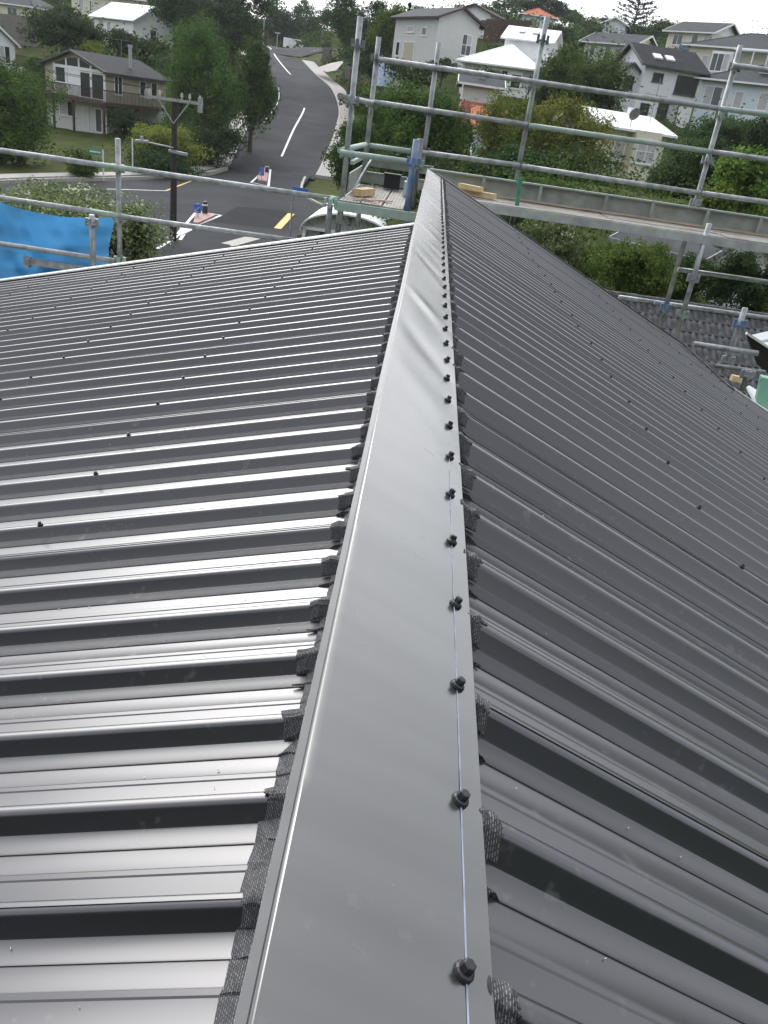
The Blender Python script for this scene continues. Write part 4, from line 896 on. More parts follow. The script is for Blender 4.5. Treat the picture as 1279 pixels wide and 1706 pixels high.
mb = MB(); mb.v = list(zip(GX.ravel().tolist(), GY.ravel().tolist(), zz.tolist())); nx = len(gx)
mb.f = [[j * nx + i, j * nx + i + 1, (j + 1) * nx + i + 1, (j + 1) * nx + i] for j in range(len(gy) - 1) for i in range(nx - 1)]; mb.m = [0] * len(mb.f)
mb_ground = list(mb.v); struct(mb.build('ground', M['grass'], smooth=True))

# ------------------------------------------------------------------ trees
LEAF = {'mid': leafmat('leaf_mid', (.03, .062, .014), (.125, .19, .04)), 'dark': leafmat('leaf_dark', (.017, .04, .014), (.066, .112, .034)),
        'olive': leafmat('leaf_olive', (.08, .1, .016), (.28, .3, .06)), 'bright': leafmat('leaf_bright', (.05, .1, .015), (.23, .31, .065)),
        'yellow': leafmat('leaf_yellow', (.12, .16, .02), (.4, .45, .08)), 'pine': leafmat('leaf_pine', (.014, .03, .02), (.04, .066, .045)), 'flower': leafmat('leaf_flower', (.05, .08, .025), (.22, .27, .12), trans=.25)}
e = LEAF['flower'].node_tree.nodes['Color Ramp'].color_ramp.elements; e[1].position = .8; k = e.new(.93); k.color = (.55, .56, .46, 1)
def leaves(pts, nrm, size, tint, aspect=.6, jit=.6, seed=0):
    """one bent quad per leaf"""
    r = np.random.default_rng(seed); N = len(pts); nrm = nrm + r.normal(0, jit, (N, 3)); nrm /= np.linalg.norm(nrm, axis=1, keepdims=True) + 1e-9
    a = np.cross(nrm, r.normal(0, 1, (N, 3))); a /= np.linalg.norm(a, axis=1, keepdims=True) + 1e-9; b = np.cross(nrm, a)
    s = (size * r.uniform(.6, 1.4, N))[:, None]; v = np.empty((N, 4, 3))
    v[:, 0] = pts - a * s * .5; v[:, 1] = pts + b * s * .5 * aspect + nrm * s * .06; v[:, 2] = pts + a * s * .5 - nrm * s * .1; v[:, 3] = pts - b * s * .5 * aspect + nrm * s * .06
    return v.reshape(-1, 3), np.clip(tint, 0, 1)
def leafmesh(name, v, tint, m):
    N = len(v) // 4; me = bpy.data.meshes.new(name); me.vertices.add(4 * N); me.vertices.foreach_set('co', v.astype(np.float32).ravel())
    me.loops.add(4 * N); me.loops.foreach_set('vertex_index', np.arange(4 * N, dtype=np.int32)); me.polygons.add(N)
    me.polygons.foreach_set('loop_start', np.arange(0, 4 * N, 4, dtype=np.int32)); me.update(calc_edges=True)
    at = me.attributes.new('tint', 'FLOAT', 'FACE'); at.data.foreach_set('value', tint.astype(np.float32)); me.materials.append(m); return me
TREES = 0
def tree(label, px, top, bot, wpx, Y, style='mid', name='tree', lobes=14, lpx=5.0, dens=5.5,  shape='round', group=None, tb=.0, depth=1.0, gap=.17, cat='tree'):
    """crown between photograph rows top and bot, wpx wide, at distance Y; trunk down to the ground"""
    global TREES; TREES += 1; r = np.random.default_rng(100 + TREES); lpx *= .74
    c = P(px, (top + bot) / 2, Y); zt, zb = P(px, top, Y).z, P(px, bot, Y).z; g = gz(c.x, Y); g = min(g, zb - .15)
    H = zt - zb; RW = wpx * Y / F / 2 * 1.27; loc = Vector((c.x, Y, g)); t = thing(name, label, cat, loc, 0, group)
    cz = (zt + zb) / 2 - g; lob = []
    for i in range(lobes):
        if shape == 'cone': h_ = r.uniform(-.9, .9); ra = RW * (1 - (h_ + 1) / 2) * .75; th = r.uniform(0, 6.28); lob.append((ra * .6 * math.cos(th), ra * .6 * math.sin(th), cz + h_ * H * .42, max(.12 * RW, ra * .75)))
        else:
            d = r.normal(0, 1, 3); d /= np.linalg.norm(d); lr = r.uniform(.24, .52); q = r.uniform(.4, 1.12 - lr) if i else 0
            if shape == 'column': lr *= .95
            lob.append((d[0] * q * RW, d[1] * q * RW * depth, cz + d[2] * q * H * .5, lr))
    area = wpx * (bot - top); N = int(min(30000, max(900, area / (lpx * lpx) * dens * 2.6))); ls = lpx * Y / F
    pts, nr, tn = [], [], []; per = max(1, N // len(lob))
    for lx, ly, lz, lr in lob:
        lobn = len(lob); K = 34; dirs = r.normal(0, 1, (K, 3)); dirs[:, 2] += .25; dirs /= np.linalg.norm(dirs, axis=1, keepdims=True)
        if shape == 'cone': rad = np.array([lr, lr, lr * 1.2])
        else: rad = np.array([RW * lr, RW * lr * depth, min(H * .5 * lr, RW * lr * 1.6)])
        cc = np.array([lx, ly, lz]) + dirs * rad * r.uniform(.72, 1.12, (K, 1)); ct = r.normal(.45, .2, K); k = r.integers(0, K, per)
        off = r.normal(0, 1, (per, 3)) * rad * gap; inner = r.random(per) < .3
        p = cc[k] + off; p[inner] = np.array([lx, ly, lz]) + (p[inner] - np.array([lx, ly, lz])) * r.uniform(.2, .8, (inner.sum(), 1))
        pts.append(p); d = dirs[k] + np.array([0, 0, .35]); nr.append(d); tn.append(ct[k] + r.normal(0, .17, per))
    v, tint = leaves(np.concatenate(pts), np.concatenate(nr), ls, np.concatenate(tn), seed=TREES)
    o = link('crown', leafmesh('crown', v, tint, LEAF[style]), t)
    mb = MB(); th = max(.07, RW * .09); top_ = Vector((r.normal(0, .1) * RW, r.normal(0, .1) * RW, cz)); mid = Vector((r.normal(0, .06) * RW, 0, cz * .55))
    mb.tube((0, 0, -.3), mid, th, 8, th * .75); mb.tube(mid, top_, th * .75, 8, th * .4)
    for lx, ly, lz, lr in lob[1:7]: mb.tube(mid.lerp(top_, r.uniform(.1, .8)), (lx, ly, lz), th * .38, 6, th * .12)
    mb.build('trunk', M['bark'], t); return t
def norfolk(label, px, top, bot, wpx, Y, name='pine_tree'):
    global TREES; TREES += 1; r = np.random.default_rng(5); c = P(px, bot, Y); zt, zb = P(px, top, Y).z, c.z; g = min(gz(c.x, Y), zb - .2); t = thing(name, label, 'tree', (c.x, Y, g)); H = zt - zb; RW = wpx * Y / F / 2
    pts, nr, tn = [], [], []; mb = MB(); mb.tube((0, 0, -.3), (0, 0, zt - g), .28, 8, .04)
    tiers = 15
    for i in range(tiers):
        f = i / tiers; z = zb - g + H * (.02 + .96 * f); L = RW * (1 - f) ** .75 + .25
        for k in range(6):
            a = k * math.pi / 3 + i * .5 + r.normal(0, .1); d = np.array([math.cos(a), math.sin(a), .32 - .1 * (1 - f)]); l = L * r.uniform(.85, 1.1)
            mb.tube((0, 0, z), tuple(d * l + np.array([0, 0, z])), .05, 5, .02)
            s = r.uniform(.2, 1, 30); p = d * s[:, None] * l + np.array([0, 0, z]) + r.normal(0, .16, (30, 3)) * np.array([1, 1, .5]); pts.append(p); nr.append(np.tile([0, 0, 1.], (30, 1))); tn.append(r.normal(.4, .25, 30))
    v, ti = leaves(np.concatenate(pts), np.concatenate(nr), .5, np.concatenate(tn), .5, .5, 3); link('crown', leafmesh('crown', v, ti, LEAF['pine']), t); mb.build('trunk', M['bark'], t)

# left side
tree('large dark green tree filling the left edge below the white gable', 30, 108, 285, 150, 60, 'mid', lobes=16, lpx=5, dens=7)
tree('dark bushy tree above the brown-decked house', 108, 8, 92, 112, 96, 'dark', lobes=15)
tree('bright yellow-green shrub behind the brown-decked roof', 155, 60, 98, 40, 95, 'yellow', 'shrub', 8, 4, cat='shrub')
tree('dark shrub right of the yellow-green one', 196, 48, 92, 52, 99, 'dark', 'shrub', 9, 4, cat='shrub')
tree('low dark hedge tree left of the brown-decked house', 62, 92, 150, 44, 90, 'mid', 'shrub', 9, cat='shrub')
tree('olive shrub by the left end of the balcony', 100, 88, 106, 52, 98, 'olive', 'shrub', 8, 4, cat='shrub')
tree('tall rounded green tree left of the hill road', 342, 28, 258, 128, 78, 'mid', lobes=18, lpx=4.6, dens=7)
tree('slimmer green tree leaning over the hill road', 421, 58, 228, 66, 82, 'mid', lobes=14, lpx=4.6, dens=7, depth=.8)
tree('dark tree on the skyline left of the hill road', 330, -30, 110, 130, 118, 'dark', lobes=15)
tree('tall dark tree rising out of the picture above the hill road', 395, -40, 95, 90, 124, 'dark', lobes=12)
tree('dark tree beside the long plum-roofed house', 280, -20, 80, 60, 128, 'dark', lobes=11)
tree('yellowish flowering shrub behind the power pole', 280, 205, 282, 98, 66, 'olive', 'shrub', 14, 4.5, 7, cat='shrub')
tree('dark hedge at the corner below the yellowish shrub', 275, 244, 296, 118, 63, 'dark', 'shrub', 12, 4.5, 7, cat='shrub')
tree('dark shade tree between the round tree and the house', 235, 130, 215, 60, 88, 'dark', lobes=11)
tree('dark bush under the tall rounded tree', 345, 190, 285, 88, 72, 'dark', 'bush', 12, 4.5, 7, cat='bush')
tree('shady bush below the brown balcony posts', 215, 182, 225, 70, 79, 'dark', 'bush', 11, 4.5, cat='bush')
tree('dark hedge shrub below the pale blue-roofed house', 240, 62, 112, 70, 110, 'dark', 'shrub', 11, 4.5, cat='shrub')
tree('broad pale-flowered bush behind the blue tarpaulin', 105, 296, 460, 260, 22, 'flower', 'bush', 21, 8.5, 6.5, cat='bush', gap=.2)
tree('white-flowered bush at the tarpaulin end by the road', 218, 345, 450, 92, 21, 'flower', 'bush', 12, 8, 7, cat='bush')
tree('pale-flowered bush cut off by the left edge above the tarpaulin', -15, 285, 430, 130, 24, 'flower', 'bush', 14, 8.5, 6, cat='bush')
tree('small shrub beside the green street name sign', 140, 252, 300, 60, 56, 'mid', 'shrub', 9, 5, cat='shrub')
# centre skyline
for i, (px, top, bot, wd, Y, st, lab) in enumerate(((480, 8, 80, 70, 205, 'dark', 'dark tree on the crest straight above the road'), (525, 12, 84, 60, 200, 'dark', 'dark tree on the crest right of the road top'),
        (590, -12, 118, 80, 122, 'dark', 'tall black-green tree at the road bend'), (628, -10, 125, 80, 118, 'dark', 'dense dark tree left of the grey gable house'), (655, -8, 120, 60, 112, 'mid', 'dark green tree touching the grey gable house'))): tree(lab, px, top, bot, wd, Y, st, lobes=14, lpx=4.5)
tree('narrow dark cypress left of the grey gable house', 679, -6, 80, 18, 116, 'pine', 'cypress_tree', 9, 4, 8, 'cone')
tree('thin sparse tree against the white sky above the road', 450, -10, 30, 40, 215, 'dark', lobes=7, lpx=4, dens=1.6)
tree('second thin sparse tree against the sky', 500, -6, 34, 34, 212, 'dark', lobes=7, lpx=4, dens=1.8)
tree('distant tree behind the grey gable roof', 715, 10, 52, 64, 165, 'mid', lobes=11, lpx=4)
tree('distant rounded tree right of the small white house', 775, 8, 40, 46, 180, 'mid', lobes=9, lpx=4)
tree('distant feathery tree above the white roof', 832, 2, 52, 70, 175, 'dark', lobes=11, lpx=4)
tree('dark fence-line tree behind the white roof', 830, 30, 72, 60, 120, 'dark', lobes=11, lpx=4)
tree('dark skyline tree left of the orange roof', 880, -8, 36, 70, 195, 'dark', lobes=11, lpx=4)
tree('dark skyline tree right of the orange roof', 915, -4, 40, 52, 192, 'pine', lobes=11, lpx=4)
tree('small round dark tree on the skyline', 951, 15, 44, 26, 185, 'dark', lobes=8, lpx=4)
norfolk('tall layered conifer standing against the white sky', 1046, -48, 84, 92, 172)
tree('dark spreading tree left of the tall conifer', 985, 18, 62, 52, 180, 'mid', lobes=11, lpx=4)
tree('broad dark tree below the orange roof', 965, 40, 102, 100, 135, 'dark', lobes=14, lpx=4.2)
tree('dark wide tree right of the tall conifer', 1090, 30, 78, 74, 170, 'dark', lobes=12, lpx=4.2)
tree('dark skyline tree right of the cream house', 1125, 52, 92, 50, 158, 'dark', lobes=11, lpx=4.2)
tree('leafy tree on the right skyline near the pale gable', 1212, 58, 118, 62, 140, 'dark', lobes=11, lpx=4.4)
tree('dark low trees right of the skyline gable', 1270, 78, 125, 70, 128, 'dark', lobes=11, lpx=4.4)
tree('brown dead-topped tree beside the balcony house', 1190, 62, 112, 30, 135, 'olive', lobes=8, lpx=4, dens=2.2)
# centre bushes below the white roof
tree('big glossy bush left under the scaffold rails', 590, 190, 330, 84, 44, 'mid', 'bush', 15, 5.5, 7, cat='bush')
tree('big leafy tree behind the middle scaffold posts', 660, 118, 320, 130, 48, 'mid', lobes=19, lpx=5.2, dens=7)
tree('dark leafy tree right of the middle scaffold posts', 740, 135, 320, 90, 47, 'mid', lobes=15, lpx=5.2, dens=7)
tree('dark shrub under the ridge end', 700, 245, 330, 130, 40, 'dark', 'shrub', 14, 5.5, 7, cat='shrub')
tree('shrub in front of the white roof house', 815, 112, 150, 46, 76, 'dark', 'shrub', 9, 4.5, cat='shrub')
tree('small tree beside the grey gable house steps', 735, 92, 128, 50, 90, 'dark', 'shrub', 9, 4.5, cat='shrub')
tree('olive feathery tree right of the red shed', 850, 150, 300, 100, 50, 'olive', lobes=15, lpx=4.8, dens=6)
tree('olive drooping willow in mid slope', 948, 158, 295, 112, 52, 'olive', lobes=18, lpx=4.8, dens=6.5)
tree('second olive willow behind the scaffold post', 900, 168, 285, 80, 54, 'olive', lobes=12, lpx=4.8, dens=6)
tree('tall dark green tree behind the willows', 935, 72, 205, 90, 74, 'mid', lobes=16, lpx=4.6, dens=7)
tree('dark green tree left of the skylight house', 1002, 85, 215, 80, 76, 'mid', lobes=15, lpx=4.6, dens=7)
tree('light green rounded tree above the skylight house', 1085, 82, 128, 64, 108, 'bright', lobes=11, lpx=4.2, dens=7)
tree('green tree right of the light rounded one', 1120, 80, 140, 50, 106, 'mid', lobes=11, lpx=4.4)
tree('dark shrub left of the light rounded tree', 1030, 95, 140, 54, 104, 'dark', 'shrub', 11, 4.4, cat='shrub')
tree('bushes at the foot of the skylight house', 1065, 196, 235, 70, 72, 'mid', 'bush', 11, 4.6, cat='bush')
tree('dark hedge below the white hip-roofed house', 1200, 192, 262, 130, 66, 'dark', 'hedge', 15, 4.8, 7, cat='hedge')
tree('shrubs at the far right below the hip-roofed house', 1275, 190, 270, 80, 60, 'dark', 'shrub', 12, 4.8, 7, cat='shrub')
tree('dark evergreen beside the cream satellite-dish house', 1148, 222, 372, 96, 46, 'dark', lobes=18, lpx=5.2, dens=7)
tree('tall dark evergreen at right behind the scaffold', 1215, 225, 370, 130, 44, 'dark', lobes=16, lpx=5.2, dens=7)
tree('bright green large-leaved tree at the right edge', 1245, 238, 375, 100, 31, 'bright', lobes=15, lpx=8.5, dens=6.5)
tree('bright green shrub above the toe board at right', 1190, 300, 378, 56, 30, 'bright', 'shrub', 11, 7.5, 6, cat='shrub')
tree('green shrub left of the cream house', 975, 285, 335, 80, 45, 'mid', 'shrub', 11, 5, cat='shrub')
tree('pale olive shrub below the cream house', 1060, 298, 348, 60, 47, 'olive', 'shrub', 11, 5, cat='shrub')
tree('grey-green bush behind the toe board by the green upright', 900, 285, 345, 110, 36, 'mid', 'bush', 12, 5.5, cat='bush')
tree('low grey-green bush beyond the ridge end', 815, 290, 350, 90, 34, 'mid', 'bush', 11, 5.5, cat='bush')
# below the right deck
tree('silvery bush just below the right deck', 905, 362, 480, 110, 21, 'flower', 'bush', 14, 7, 6, cat='bush')
tree('olive green bush in the gap below the deck', 1040, 390, 520, 128, 20, 'mid', 'bush', 16, 6, 8, cat='bush')
tree('green bush below the deck left of the posts', 985, 372, 470, 90, 24, 'mid', 'bush', 14, 6.5, 7, cat='bush')
tree('dark bush behind the lower scaffold posts', 1150, 420, 520, 110, 23, 'dark', 'bush', 15, 6.5, 7, cat='bush')
tree('dark bush under the deck at the right edge', 1250, 408, 540, 120, 22, 'dark', 'bush', 15, 6.5, 7, cat='bush')
tree('dark evergreen bush filling the gap behind the deck', 1190, 395, 500, 100, 27, 'mid', 'bush', 14, 6, 7, cat='bush')

tree('dark tree filling the gap behind the pale blue-roofed house', 262, 20, 110, 60, 132, 'dark')
tree('dark tree on the bank between driveway and tall dark trees', 622, 60, 150, 80, 112, 'dark')
tree('green bush hugging the right pavement of the hill road', 588, 190, 270, 44, 62, 'mid', 'bush', cat='bush')
tree('green shrub below the concrete driveway', 605, 138, 190, 60, 98, 'dark', 'shrub', cat='shrub')
tree('dark bush between the garage and the grey gable house', 690, 100, 150, 80, 84, 'dark', 'bush', cat='bush')
tree('dark undergrowth below the olive feathery tree', 850, 235, 330, 120, 44, 'dark', 'bush', cat='bush')
tree('dark undergrowth below the drooping willow', 960, 240, 330, 120, 46, 'dark', 'bush', cat='bush')
tree('dark bush left of the cream house wall', 1005, 290, 335, 60, 50, 'dark', 'bush', cat='bush')
tree('dark tree between the white roof and skylight houses', 925, 96, 190, 60, 80, 'dark')
tree('dark trees behind the low dark-roofed bungalow', 1005, 60, 100, 60, 148, 'dark')
tree('dark foliage behind the deck left of the silvery bush', 850, 345, 430, 70, 26, 'dark', 'bush', cat='bush')
tree('dark tree right of the round tree above the bungalow', 1060, 60, 105, 70, 140, 'dark')
# low scrub on the slopes between the houses, plus bush added behind the camera
r = np.random.default_rng(9); NS = 9000; sx = r.uniform(-80, 95, NS); sy = 28 + 190 * r.random(NS) ** 1.3
sx[:600] = r.uniform(-45, 45, 600); sy[:600] = r.uniform(-46, -15, 600); back = np.arange(NS) < 600; sz = ground_z(sx, sy)      # unseen tall bush behind the camera, added to darken the rib reflections
ok = ~inpoly(sx, sy, JP); q = np.stack([sx, sy], 1); ok &= np.linalg.norm(q[:, None] - RD[None, :, :2], axis=2).min(1) > 8
ok &= ~((sx < -22) & (sx > -45) & (sy > 55) & (sy < 100) & (r.random(NS) < .93)) & ~((sx < -2) & (sy < 62) & ~back)
for o in list(COL.objects):
    if o.get('category') in ('house', 'garage', 'shed') and o.type == 'EMPTY':
        dx = sx - o.location.x; dy = sy - o.location.y; c_, s_ = math.cos(o.rotation_euler.z), math.sin(o.rotation_euler.z); lx = dx * c_ + dy * s_; ly = -dx * s_ + dy * c_; ok &= ~((lx > -3) & (lx < 13) & (ly > -8) & (ly < 10))
sx, sy, sz, back = sx[ok], sy[ok], sz[ok], back[ok]; K = 60; NS = len(sx); rad = r.uniform(.7, 1.9, NS) * np.clip(sy / 60, .6, 1.2); rad[back] *= 4.2; sz[back] += r.uniform(0, 6, back.sum())
p = np.repeat(np.stack([sx, sy, sz], 1), K, 0); d = r.normal(0, 1, (NS * K, 3)); d[:, 2] = np.abs(d[:, 2]); p = p + d * np.repeat(rad, K)[:, None] * np.array([.6, .6, .75]); ct = np.repeat(r.normal(.4, .25, NS), K)
v, ti = leaves(p, d + np.array([0, 0, .5]), np.repeat(np.where(back, 1.0, np.clip(sy * .0045, .14, .5)), K), ct + r.normal(0, .15, NS * K), .6, .8, 4); o = link('scrub', leafmesh('scrub', v, ti, LEAF['mid'])); tag(o, 'low green scrub covering the slopes between houses, with unseen bush added behind the camera', 'scrub', kind='stuff')
#END_TREES

# ------------------------------------------------------------------ street furniture
def at(px, py, Y): return P(px, py, Y)
# power pole at the corner, with cross-arm, insulators and street-light arm
b = J(290, 412); Yp = 40.; p0 = P(288, 420, Yp); x0 = p0.x; g = gz(x0, Yp); zt = P(296, 168, Yp).z
PL = thing('power_pole', 'dark wooden power pole with insulators and V brace at the street corner', 'power pole', (x0, Yp, g)); hz = zt - g
MB().tube((0, 0, -.4), (0, 0, hz), .17, 12, .12).build('pole', M['pole'], PL)
d = Vector((.95, .3, 0)).normalized()
MB().bar(-d * 1.15 + Vector((0, -.14, hz)), d * 1.3 + Vector((0, -.14, hz)), .1, .12).build('crossarm', M['galv'], PL)
MB().bar(-d * .7 + Vector((0, -.15, hz)), Vector((0, -.15, hz - .95)), .05, .05).bar(d * .7 + Vector((0, -.15, hz)), Vector((0, -.15, hz - .95)), .05, .05).build('brace', M['galv'], PL)
for k in (-1.05, -.6, .35, .7, 1.15):
    c = d * k + Vector((0, -.14, hz + .06)); MB().tube(c, c + Vector((0, 0, .1)), .03, 8).tube(c + Vector((0, 0, .1)), c + Vector((0, 0, .2)), .07, 8, .06).tube(c + Vector((0, 0, .2)), c + Vector((0, 0, .28)), .05, 8, .04).build('insulator', M['ceramic'], PL)
MB().box((1.12, -.25, hz - .35), (1.3, -.05, hz + .25)).box((-1.3, -.25, hz - .1), (-1.05, -.05, hz + .25)).build('fuse_box', M['galv'], PL)
la = P(293, 247, Yp - .1) - Vector(PL.location); lb = P(240, 236, Yp - 1.2) - Vector(PL.location)
MB().tube((0, -.1, la.z), lb, .035, 8).build('lamp_arm', M['galv'], PL)
MB().obox(lb + Vector((-.12, 0, 0)), (.3, 0, .02), (0, .12, 0), (0, 0, .05)).tube(lb + Vector((-.12, 0, .04)), lb + Vector((-.12, 0, .2)), .07, 8).build('lamp_head', M['galv'], PL)
MB().bar(P(281, 251, Yp - .3) - Vector(PL.location), P(312, 258, Yp - .3) - Vector(PL.location), .12, .12).build('bracket', M['galv'], PL)
MB().path([d * k2 + Vector((0, -.14, hz + .3)) for k2 in (1.15,)] + [Vector((1.25, -.1, hz - .9)), Vector((.3, -.2, hz - 1.8))], .012, 5).build('drop_wire', M['black'], PL)
# power lines leaving the pole
for k, (sx_, col_) in enumerate(((-1.05, 0), (.35, 0), (1.15, 0))):
    A_ = Vector((x0, Yp - .14, zt + .34)) + d * sx_; B_ = A_ + Vector((-45, 18 + k, 4.5)); pts = [A_.lerp(B_, t) - Vector((0, 0, 1.2 * 4 * t * (1 - t))) for t in np.linspace(0, 1, 14)]
    o = shift(MB().path(pts, .012, 4), PL.location).build('power_line', M['black'], PL)
def signpost(name, label, px, bot, top, Y, r, m, group=None):
    p = P(px, bot, Y); g = min(p.z, gz(p.x, Y)); z = P(px, top, Y).z - g; t = thing(name, label, 'sign', (p.x, Y, g), 0, group); MB().tube((0, 0, -.2), (0, 0, z), r, 8).build('post', m, t); return t, z
def text(body, size, m, parent, loc, ext=.004):
    cu = bpy.data.curves.new('lettering', 'FONT'); cu.body = body; cu.size = size; cu.extrude = ext; cu.align_x = 'CENTER'; cu.align_y = 'CENTER'
    tmp = bpy.data.objects.new('lettering', cu); COL.objects.link(tmp); dg = bpy.context.evaluated_depsgraph_get(); me = bpy.data.meshes.new_from_object(tmp.evaluated_get(dg)); bpy.data.objects.remove(tmp)
    me.materials.clear(); me.materials.append(m); o = link('lettering', me, parent); o.location = loc; o.rotation_euler = (R(90), 0, 0); return o
t, z = signpost('street_sign', 'green street name sign on a white post beside the flowering bush', 173, 318, 250, 56, .045, M['white'])
MB().box((-.95, -.04, z - .36), (-.08, -.01, z - .02)).build('sign_plate', M['signgreen'], t); mb = MB()
for x_, w_ in ((-.86, .4), (-.42, .1), (-.28, .14)): mb.box((x_, -.055, z - .24), (x_ + w_, -.042, z - .14))
mb.build('sign_lettering', M['white'], t)
t, z = signpost('marker_post', 'plain white post beside the dark corner hedge', 221, 294, 233, 60, .045, M['white'])
MB().tube((0, 0, z), (0, 0, z + .06), .06, 8).build('post_cap', M['white'], t)
t, z = signpost('street_sign', 'blue street sign on a tall grey post right of the yellow kerb', 483, 392, 312, 43, .045, M['galv'])
MB().box((-.05, -.04, z - .15), (.75, -.01, z + .05)).build('sign_plate', M['signblue'], t)
# keep-left posts on the islands
for px, bot, top, Y, lab in ((329, 366, 345, None, 'blue keep-left sign on the near traffic island'), (435, 302, 285, None, 'blue keep-left sign on the far traffic island')):
    q = J(px, bot); s_ = q.y / F; t = thing('keep_left_sign', lab, 'sign', (q.x, q.y, q.z + ZD), 0, 'keep-left signs on traffic islands'); hh_ = (bot - top) * s_ * 1.05
    MB().tube((0, 0, 0), (0, 0, hh_), .05, 8).build('post', M['white'], t); MB().box((-.2, -.09, hh_ * .4), (.2, -.05, hh_)).build('sign_plate', M['signblue'], t)
    ar = MB(); ar.bar((.12, -.1, hh_ * .82), (-.12, -.1, hh_ * .52), .02, .06, (0, 1, 0)); ar.bar((-.14, -.1, hh_ * .66), (-.13, -.1, hh_ * .48), .02, .05, (0, 1, 0)); ar.bar((.06, -.1, hh_ * .5), (-.14, -.1, hh_ * .49), .02, .05, (0, 1, 0)); ar.build('arrow', M['white'], t)
for px, bot, top, lab in ((341, 361, 340, 'dark bollard behind the near keep-left sign'), (444, 291, 277, 'dark bollard on the far traffic island')):
    q = J(px, bot); s_ = q.y / F; hh_ = (bot - top) * s_; t = thing('bollard', lab, 'bollard', (q.x, q.y, q.z + ZD), 0, 'dark bollards on traffic islands'); MB().tube((0, 0, 0), (0, 0, hh_), .16, 10, .13).build('post', M['dark'], t); MB().tube((0, 0, hh_ * .7), (0, 0, hh_ * .82), .165, 10).build('band', M['white'], t)
# lamp post and sign at the crest
p = P(438, 72, 168); t = thing('street_lamp', 'grey street lamp post at the crest of the hill road', 'street lamp', (p.x, p.y, p.z - .3)); hz = P(438, 30, 168).z - p.z + .3
MB().tube((0, 0, 0), (0, 0, hz), .1, 8, .07).build('post', M['galv'], t); MB().bar((0, 0, hz), (-1.4, -.3, hz + .1), .12, .1).build('lamp_head', M['galv'], t)
p = P(461, 78, 166); t = thing('road_sign', 'small T-shaped sign at the crest of the hill road', 'sign', (p.x, p.y, p.z - .2)); hz = P(461, 54, 166).z - p.z + .2
MB().tube((0, 0, 0), (0, 0, hz), .07, 8).build('post', M['galv'], t); MB().box((-.5, -.05, hz - .2), (.5, .05, hz)).build('sign_plate', M['galv'], t)
# van parked beyond the crest
p = P(491, 79, 184); t = thing('parked_van', 'white van half hidden under trees at the top of the road', 'van', (p.x, p.y, p.z - .6), R(15))
MB().prism([(-2.2, 0, .35), (2.2, 0, .35), (2.3, 0, 1.0), (1.6, 0, 1.15), (1.1, 0, 2.0), (-2.2, 0, 2.05)], (0, 1.8, 0)).build('body', M['white'], t)
MB().prism([(.2, -.01, 1.2), (1.4, -.01, 1.2), (1.0, -.01, 1.85), (.2, -.01, 1.85)], (0, .005, 0)).build('window', M['glass'], t)
for x in (-1.4, 1.4): MB().tube((x, -.03, .34), (x, .2, .34), .34, 12).build('wheel', M['black'], t)
# barrel-roofed white canopy below the platform
a, b2 = P(502, 402, 35), P(648, 420, 35); W = b2.x - a.x; g = min(a.z, b2.z) - 1.4
CN = thing('canopy', 'white barrel-roofed caravan canopy with glazed end, below the small platform', 'canopy', (a.x, 35, g)); zt = P(575, 350, 36).z - g; ze = zt - .85; L = 3.6
mb = MB(); arc = [(W / 2 - W / 2 * 1.04 * math.cos(math.pi * i / 16), ze + (zt - ze) * math.sin(math.pi * i / 16)) for i in range(17)]
vs = [(x, y, z) for y in (-.25, L) for x, z in arc] + [(x, y, z - .07) for y in (-.25, L) for x, z in arc]
fs = [(i, i + 1, 18 + i, 17 + i) for i in range(16)] + [(34 + i, 51 + i, 52 + i, 35 + i) for i in range(16)] + [(i, 34 + i, 35 + i, i + 1) for i in range(16)] + [(17 + i, 18 + i, 52 + i, 51 + i) for i in range(16)]
mb.add(vs, fs).build('roof', M['roofwhite'], CN, smooth=False)
mb = MB(); mb.add([(x, .1, z - .06) for x, z in arc] , [tuple(range(16, -1, -1))]); mb.box((.05, .12, ze - .5), (W - .05, L, ze)); mb.build('end_panel', M['galv'], CN)
mb = MB(); mb.box((0, 0, -1), (.14, .16, ze)); mb.box((W - .14, 0, -1), (W, .16, ze)); mb.box((0, 0, ze - .02), (W, .16, ze + .1)); mb.box((0, .0, ze - 1.2), (W, .14, ze - 1.1)); mb.build('frame', M['white'], CN)
for i in range(6):
    u0, u1 = .16 + (W - .3) * i / 6, .16 + (W - .3) * (i + 1) / 6 - .06; MB().box((u0, .04, ze - 1.08), (u1, .08, ze - .04)).build('pane', M['glass'] if i % 2 else M['galv_d'], CN)
text('3', .44, M['black'], CN, (W * .52, .03, ze + .5))
# paling fence beside it
a, b2 = P(484, 408, 34), P(516, 384, 38.5); t = thing('picket_fence', 'short grey picket fence left of the white canopy', 'fence', (a.x, a.y, a.z - 1.2)); dv = Vector((b2.x - a.x, b2.y - a.y, 0)); nn = 9; dd = dv.normalized()
MB().bar(Vector((0, 0, .9)), dv + Vector((0, 0, .9)), .05, .08).bar(Vector((0, 0, .35)), dv + Vector((0, 0, .35)), .05, .08).build('rail', M['fence'], t)
for i in range(nn): c = dv * i / (nn - 1); MB().bar(c + Vector((0, -.04, -.3)), c + Vector((0, -.04, 1.35 + .06 * (i % 2))), .1, .03, (0, 1, 0)).build('picket', M['fence'], t)
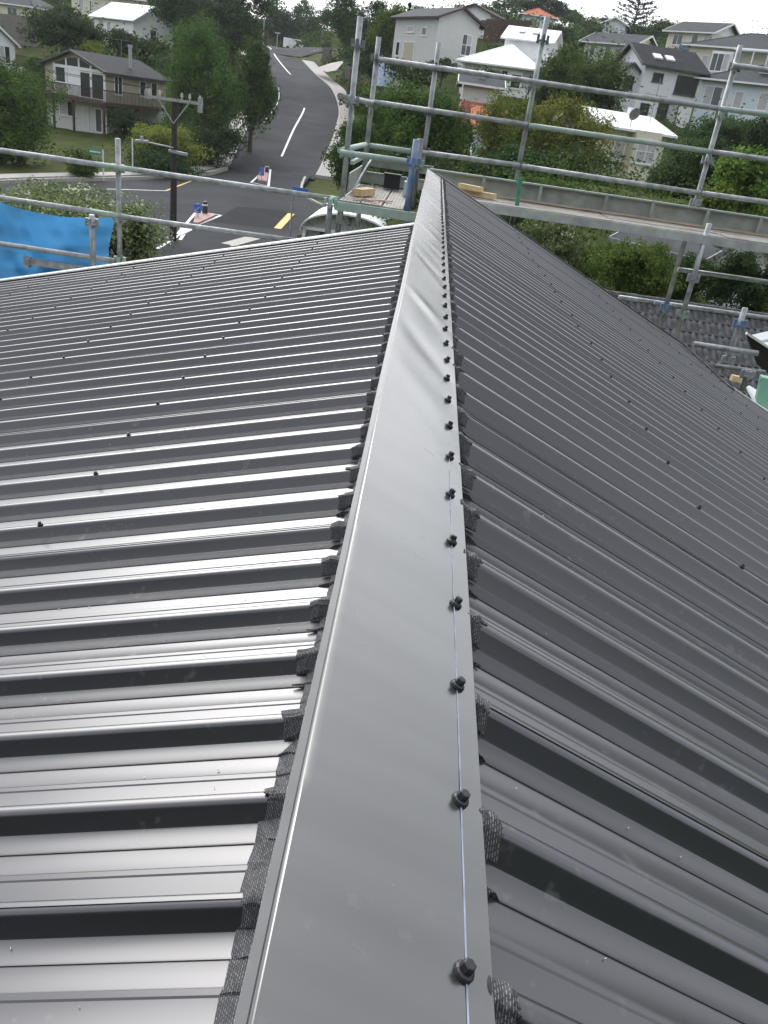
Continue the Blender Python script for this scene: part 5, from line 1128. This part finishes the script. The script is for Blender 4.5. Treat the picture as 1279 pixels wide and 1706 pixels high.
# fences on the slopes
def fence(label, pa, pb, hgt, m, board=.16):
    a, b2 = P(*pa), P(*pb); t = thing('paling_fence', label, 'fence', a); dv = b2 - a; nn = max(2, int(Vector((dv.x, dv.y, 0)).length / board)); mb = MB()
    for i in range(nn): c = dv * i / nn; mb.bar(c + Vector((0, 0, -.5)), c + Vector((0, 0, hgt + random.uniform(-.03, .03))), board * .92, .025, (dv.y, -dv.x, 0))
    o = mb.build('paling', m, t); o['kind'] = 'stuff'; MB().bar(Vector((0, .06, hgt * .8)), dv + Vector((0, .06, hgt * .8)), .05, .09).bar(Vector((0, .06, hgt * .2)), dv + Vector((0, .06, hgt * .2)), .05, .09).build('rail', m, t)
fence('grey paling fence on the bank at upper left', (-10, 62, 104), (62, 70, 100), 2.4, M['fence'])
fence('dark paling fence along the pavement at the road bend', (536, 98, 148), (552, 96, 160), 1.6, M['fence'])
fence('grey fence end beside the concrete driveway', (575, 124, 130), (592, 128, 128), 1.9, M['fence'])
fence('dark fence behind the bright white roof', (806, 62, 118), (880, 66, 116), 2.0, M['brown'])
fence('long grey fence behind the brown-decked house', (215, 108, 112), (290, 118, 108), 1.8, M['fence'])
# water tank glimpsed between the posts
c = P(645, 122, 88); t = tag(MB().tube((0, 0, -1.2), (0, 0, .9), .9, 16).tube((0, 0, .9), (0, 0, 1.15), .9, 16, .2).build('water_tank', M['bluepl']), 'small blue-green tank between the scaffold posts', 'tank'); t.location = c
#END

# ------------------------------------------------------------------ moist air between the hills
hm = bpy.data.materials.new('haze_air'); hm.use_nodes = True; hn = hm.node_tree.nodes; hn.clear(); ho = hn.new('ShaderNodeOutputMaterial'); pv = hn.new('ShaderNodeVolumePrincipled')
pv.inputs['Color'].default_value = (.86, .9, .95, 1); pv.inputs['Density'].default_value = .00022; pv.inputs['Anisotropy'].default_value = .3; hm.node_tree.links.new(pv.outputs[0], ho.inputs['Volume'])
lo = min(v[2] for v in mb_ground); hi = max(max((o.matrix_world @ Vector(c)).z for c in o.bound_box) for o in COL.objects if o.type == 'MESH')
o = MB().box((-950, -350, lo - 1), (950, 1550, hi + 12)).build('haze', hm); o['kind'] = 'stuff'
#END
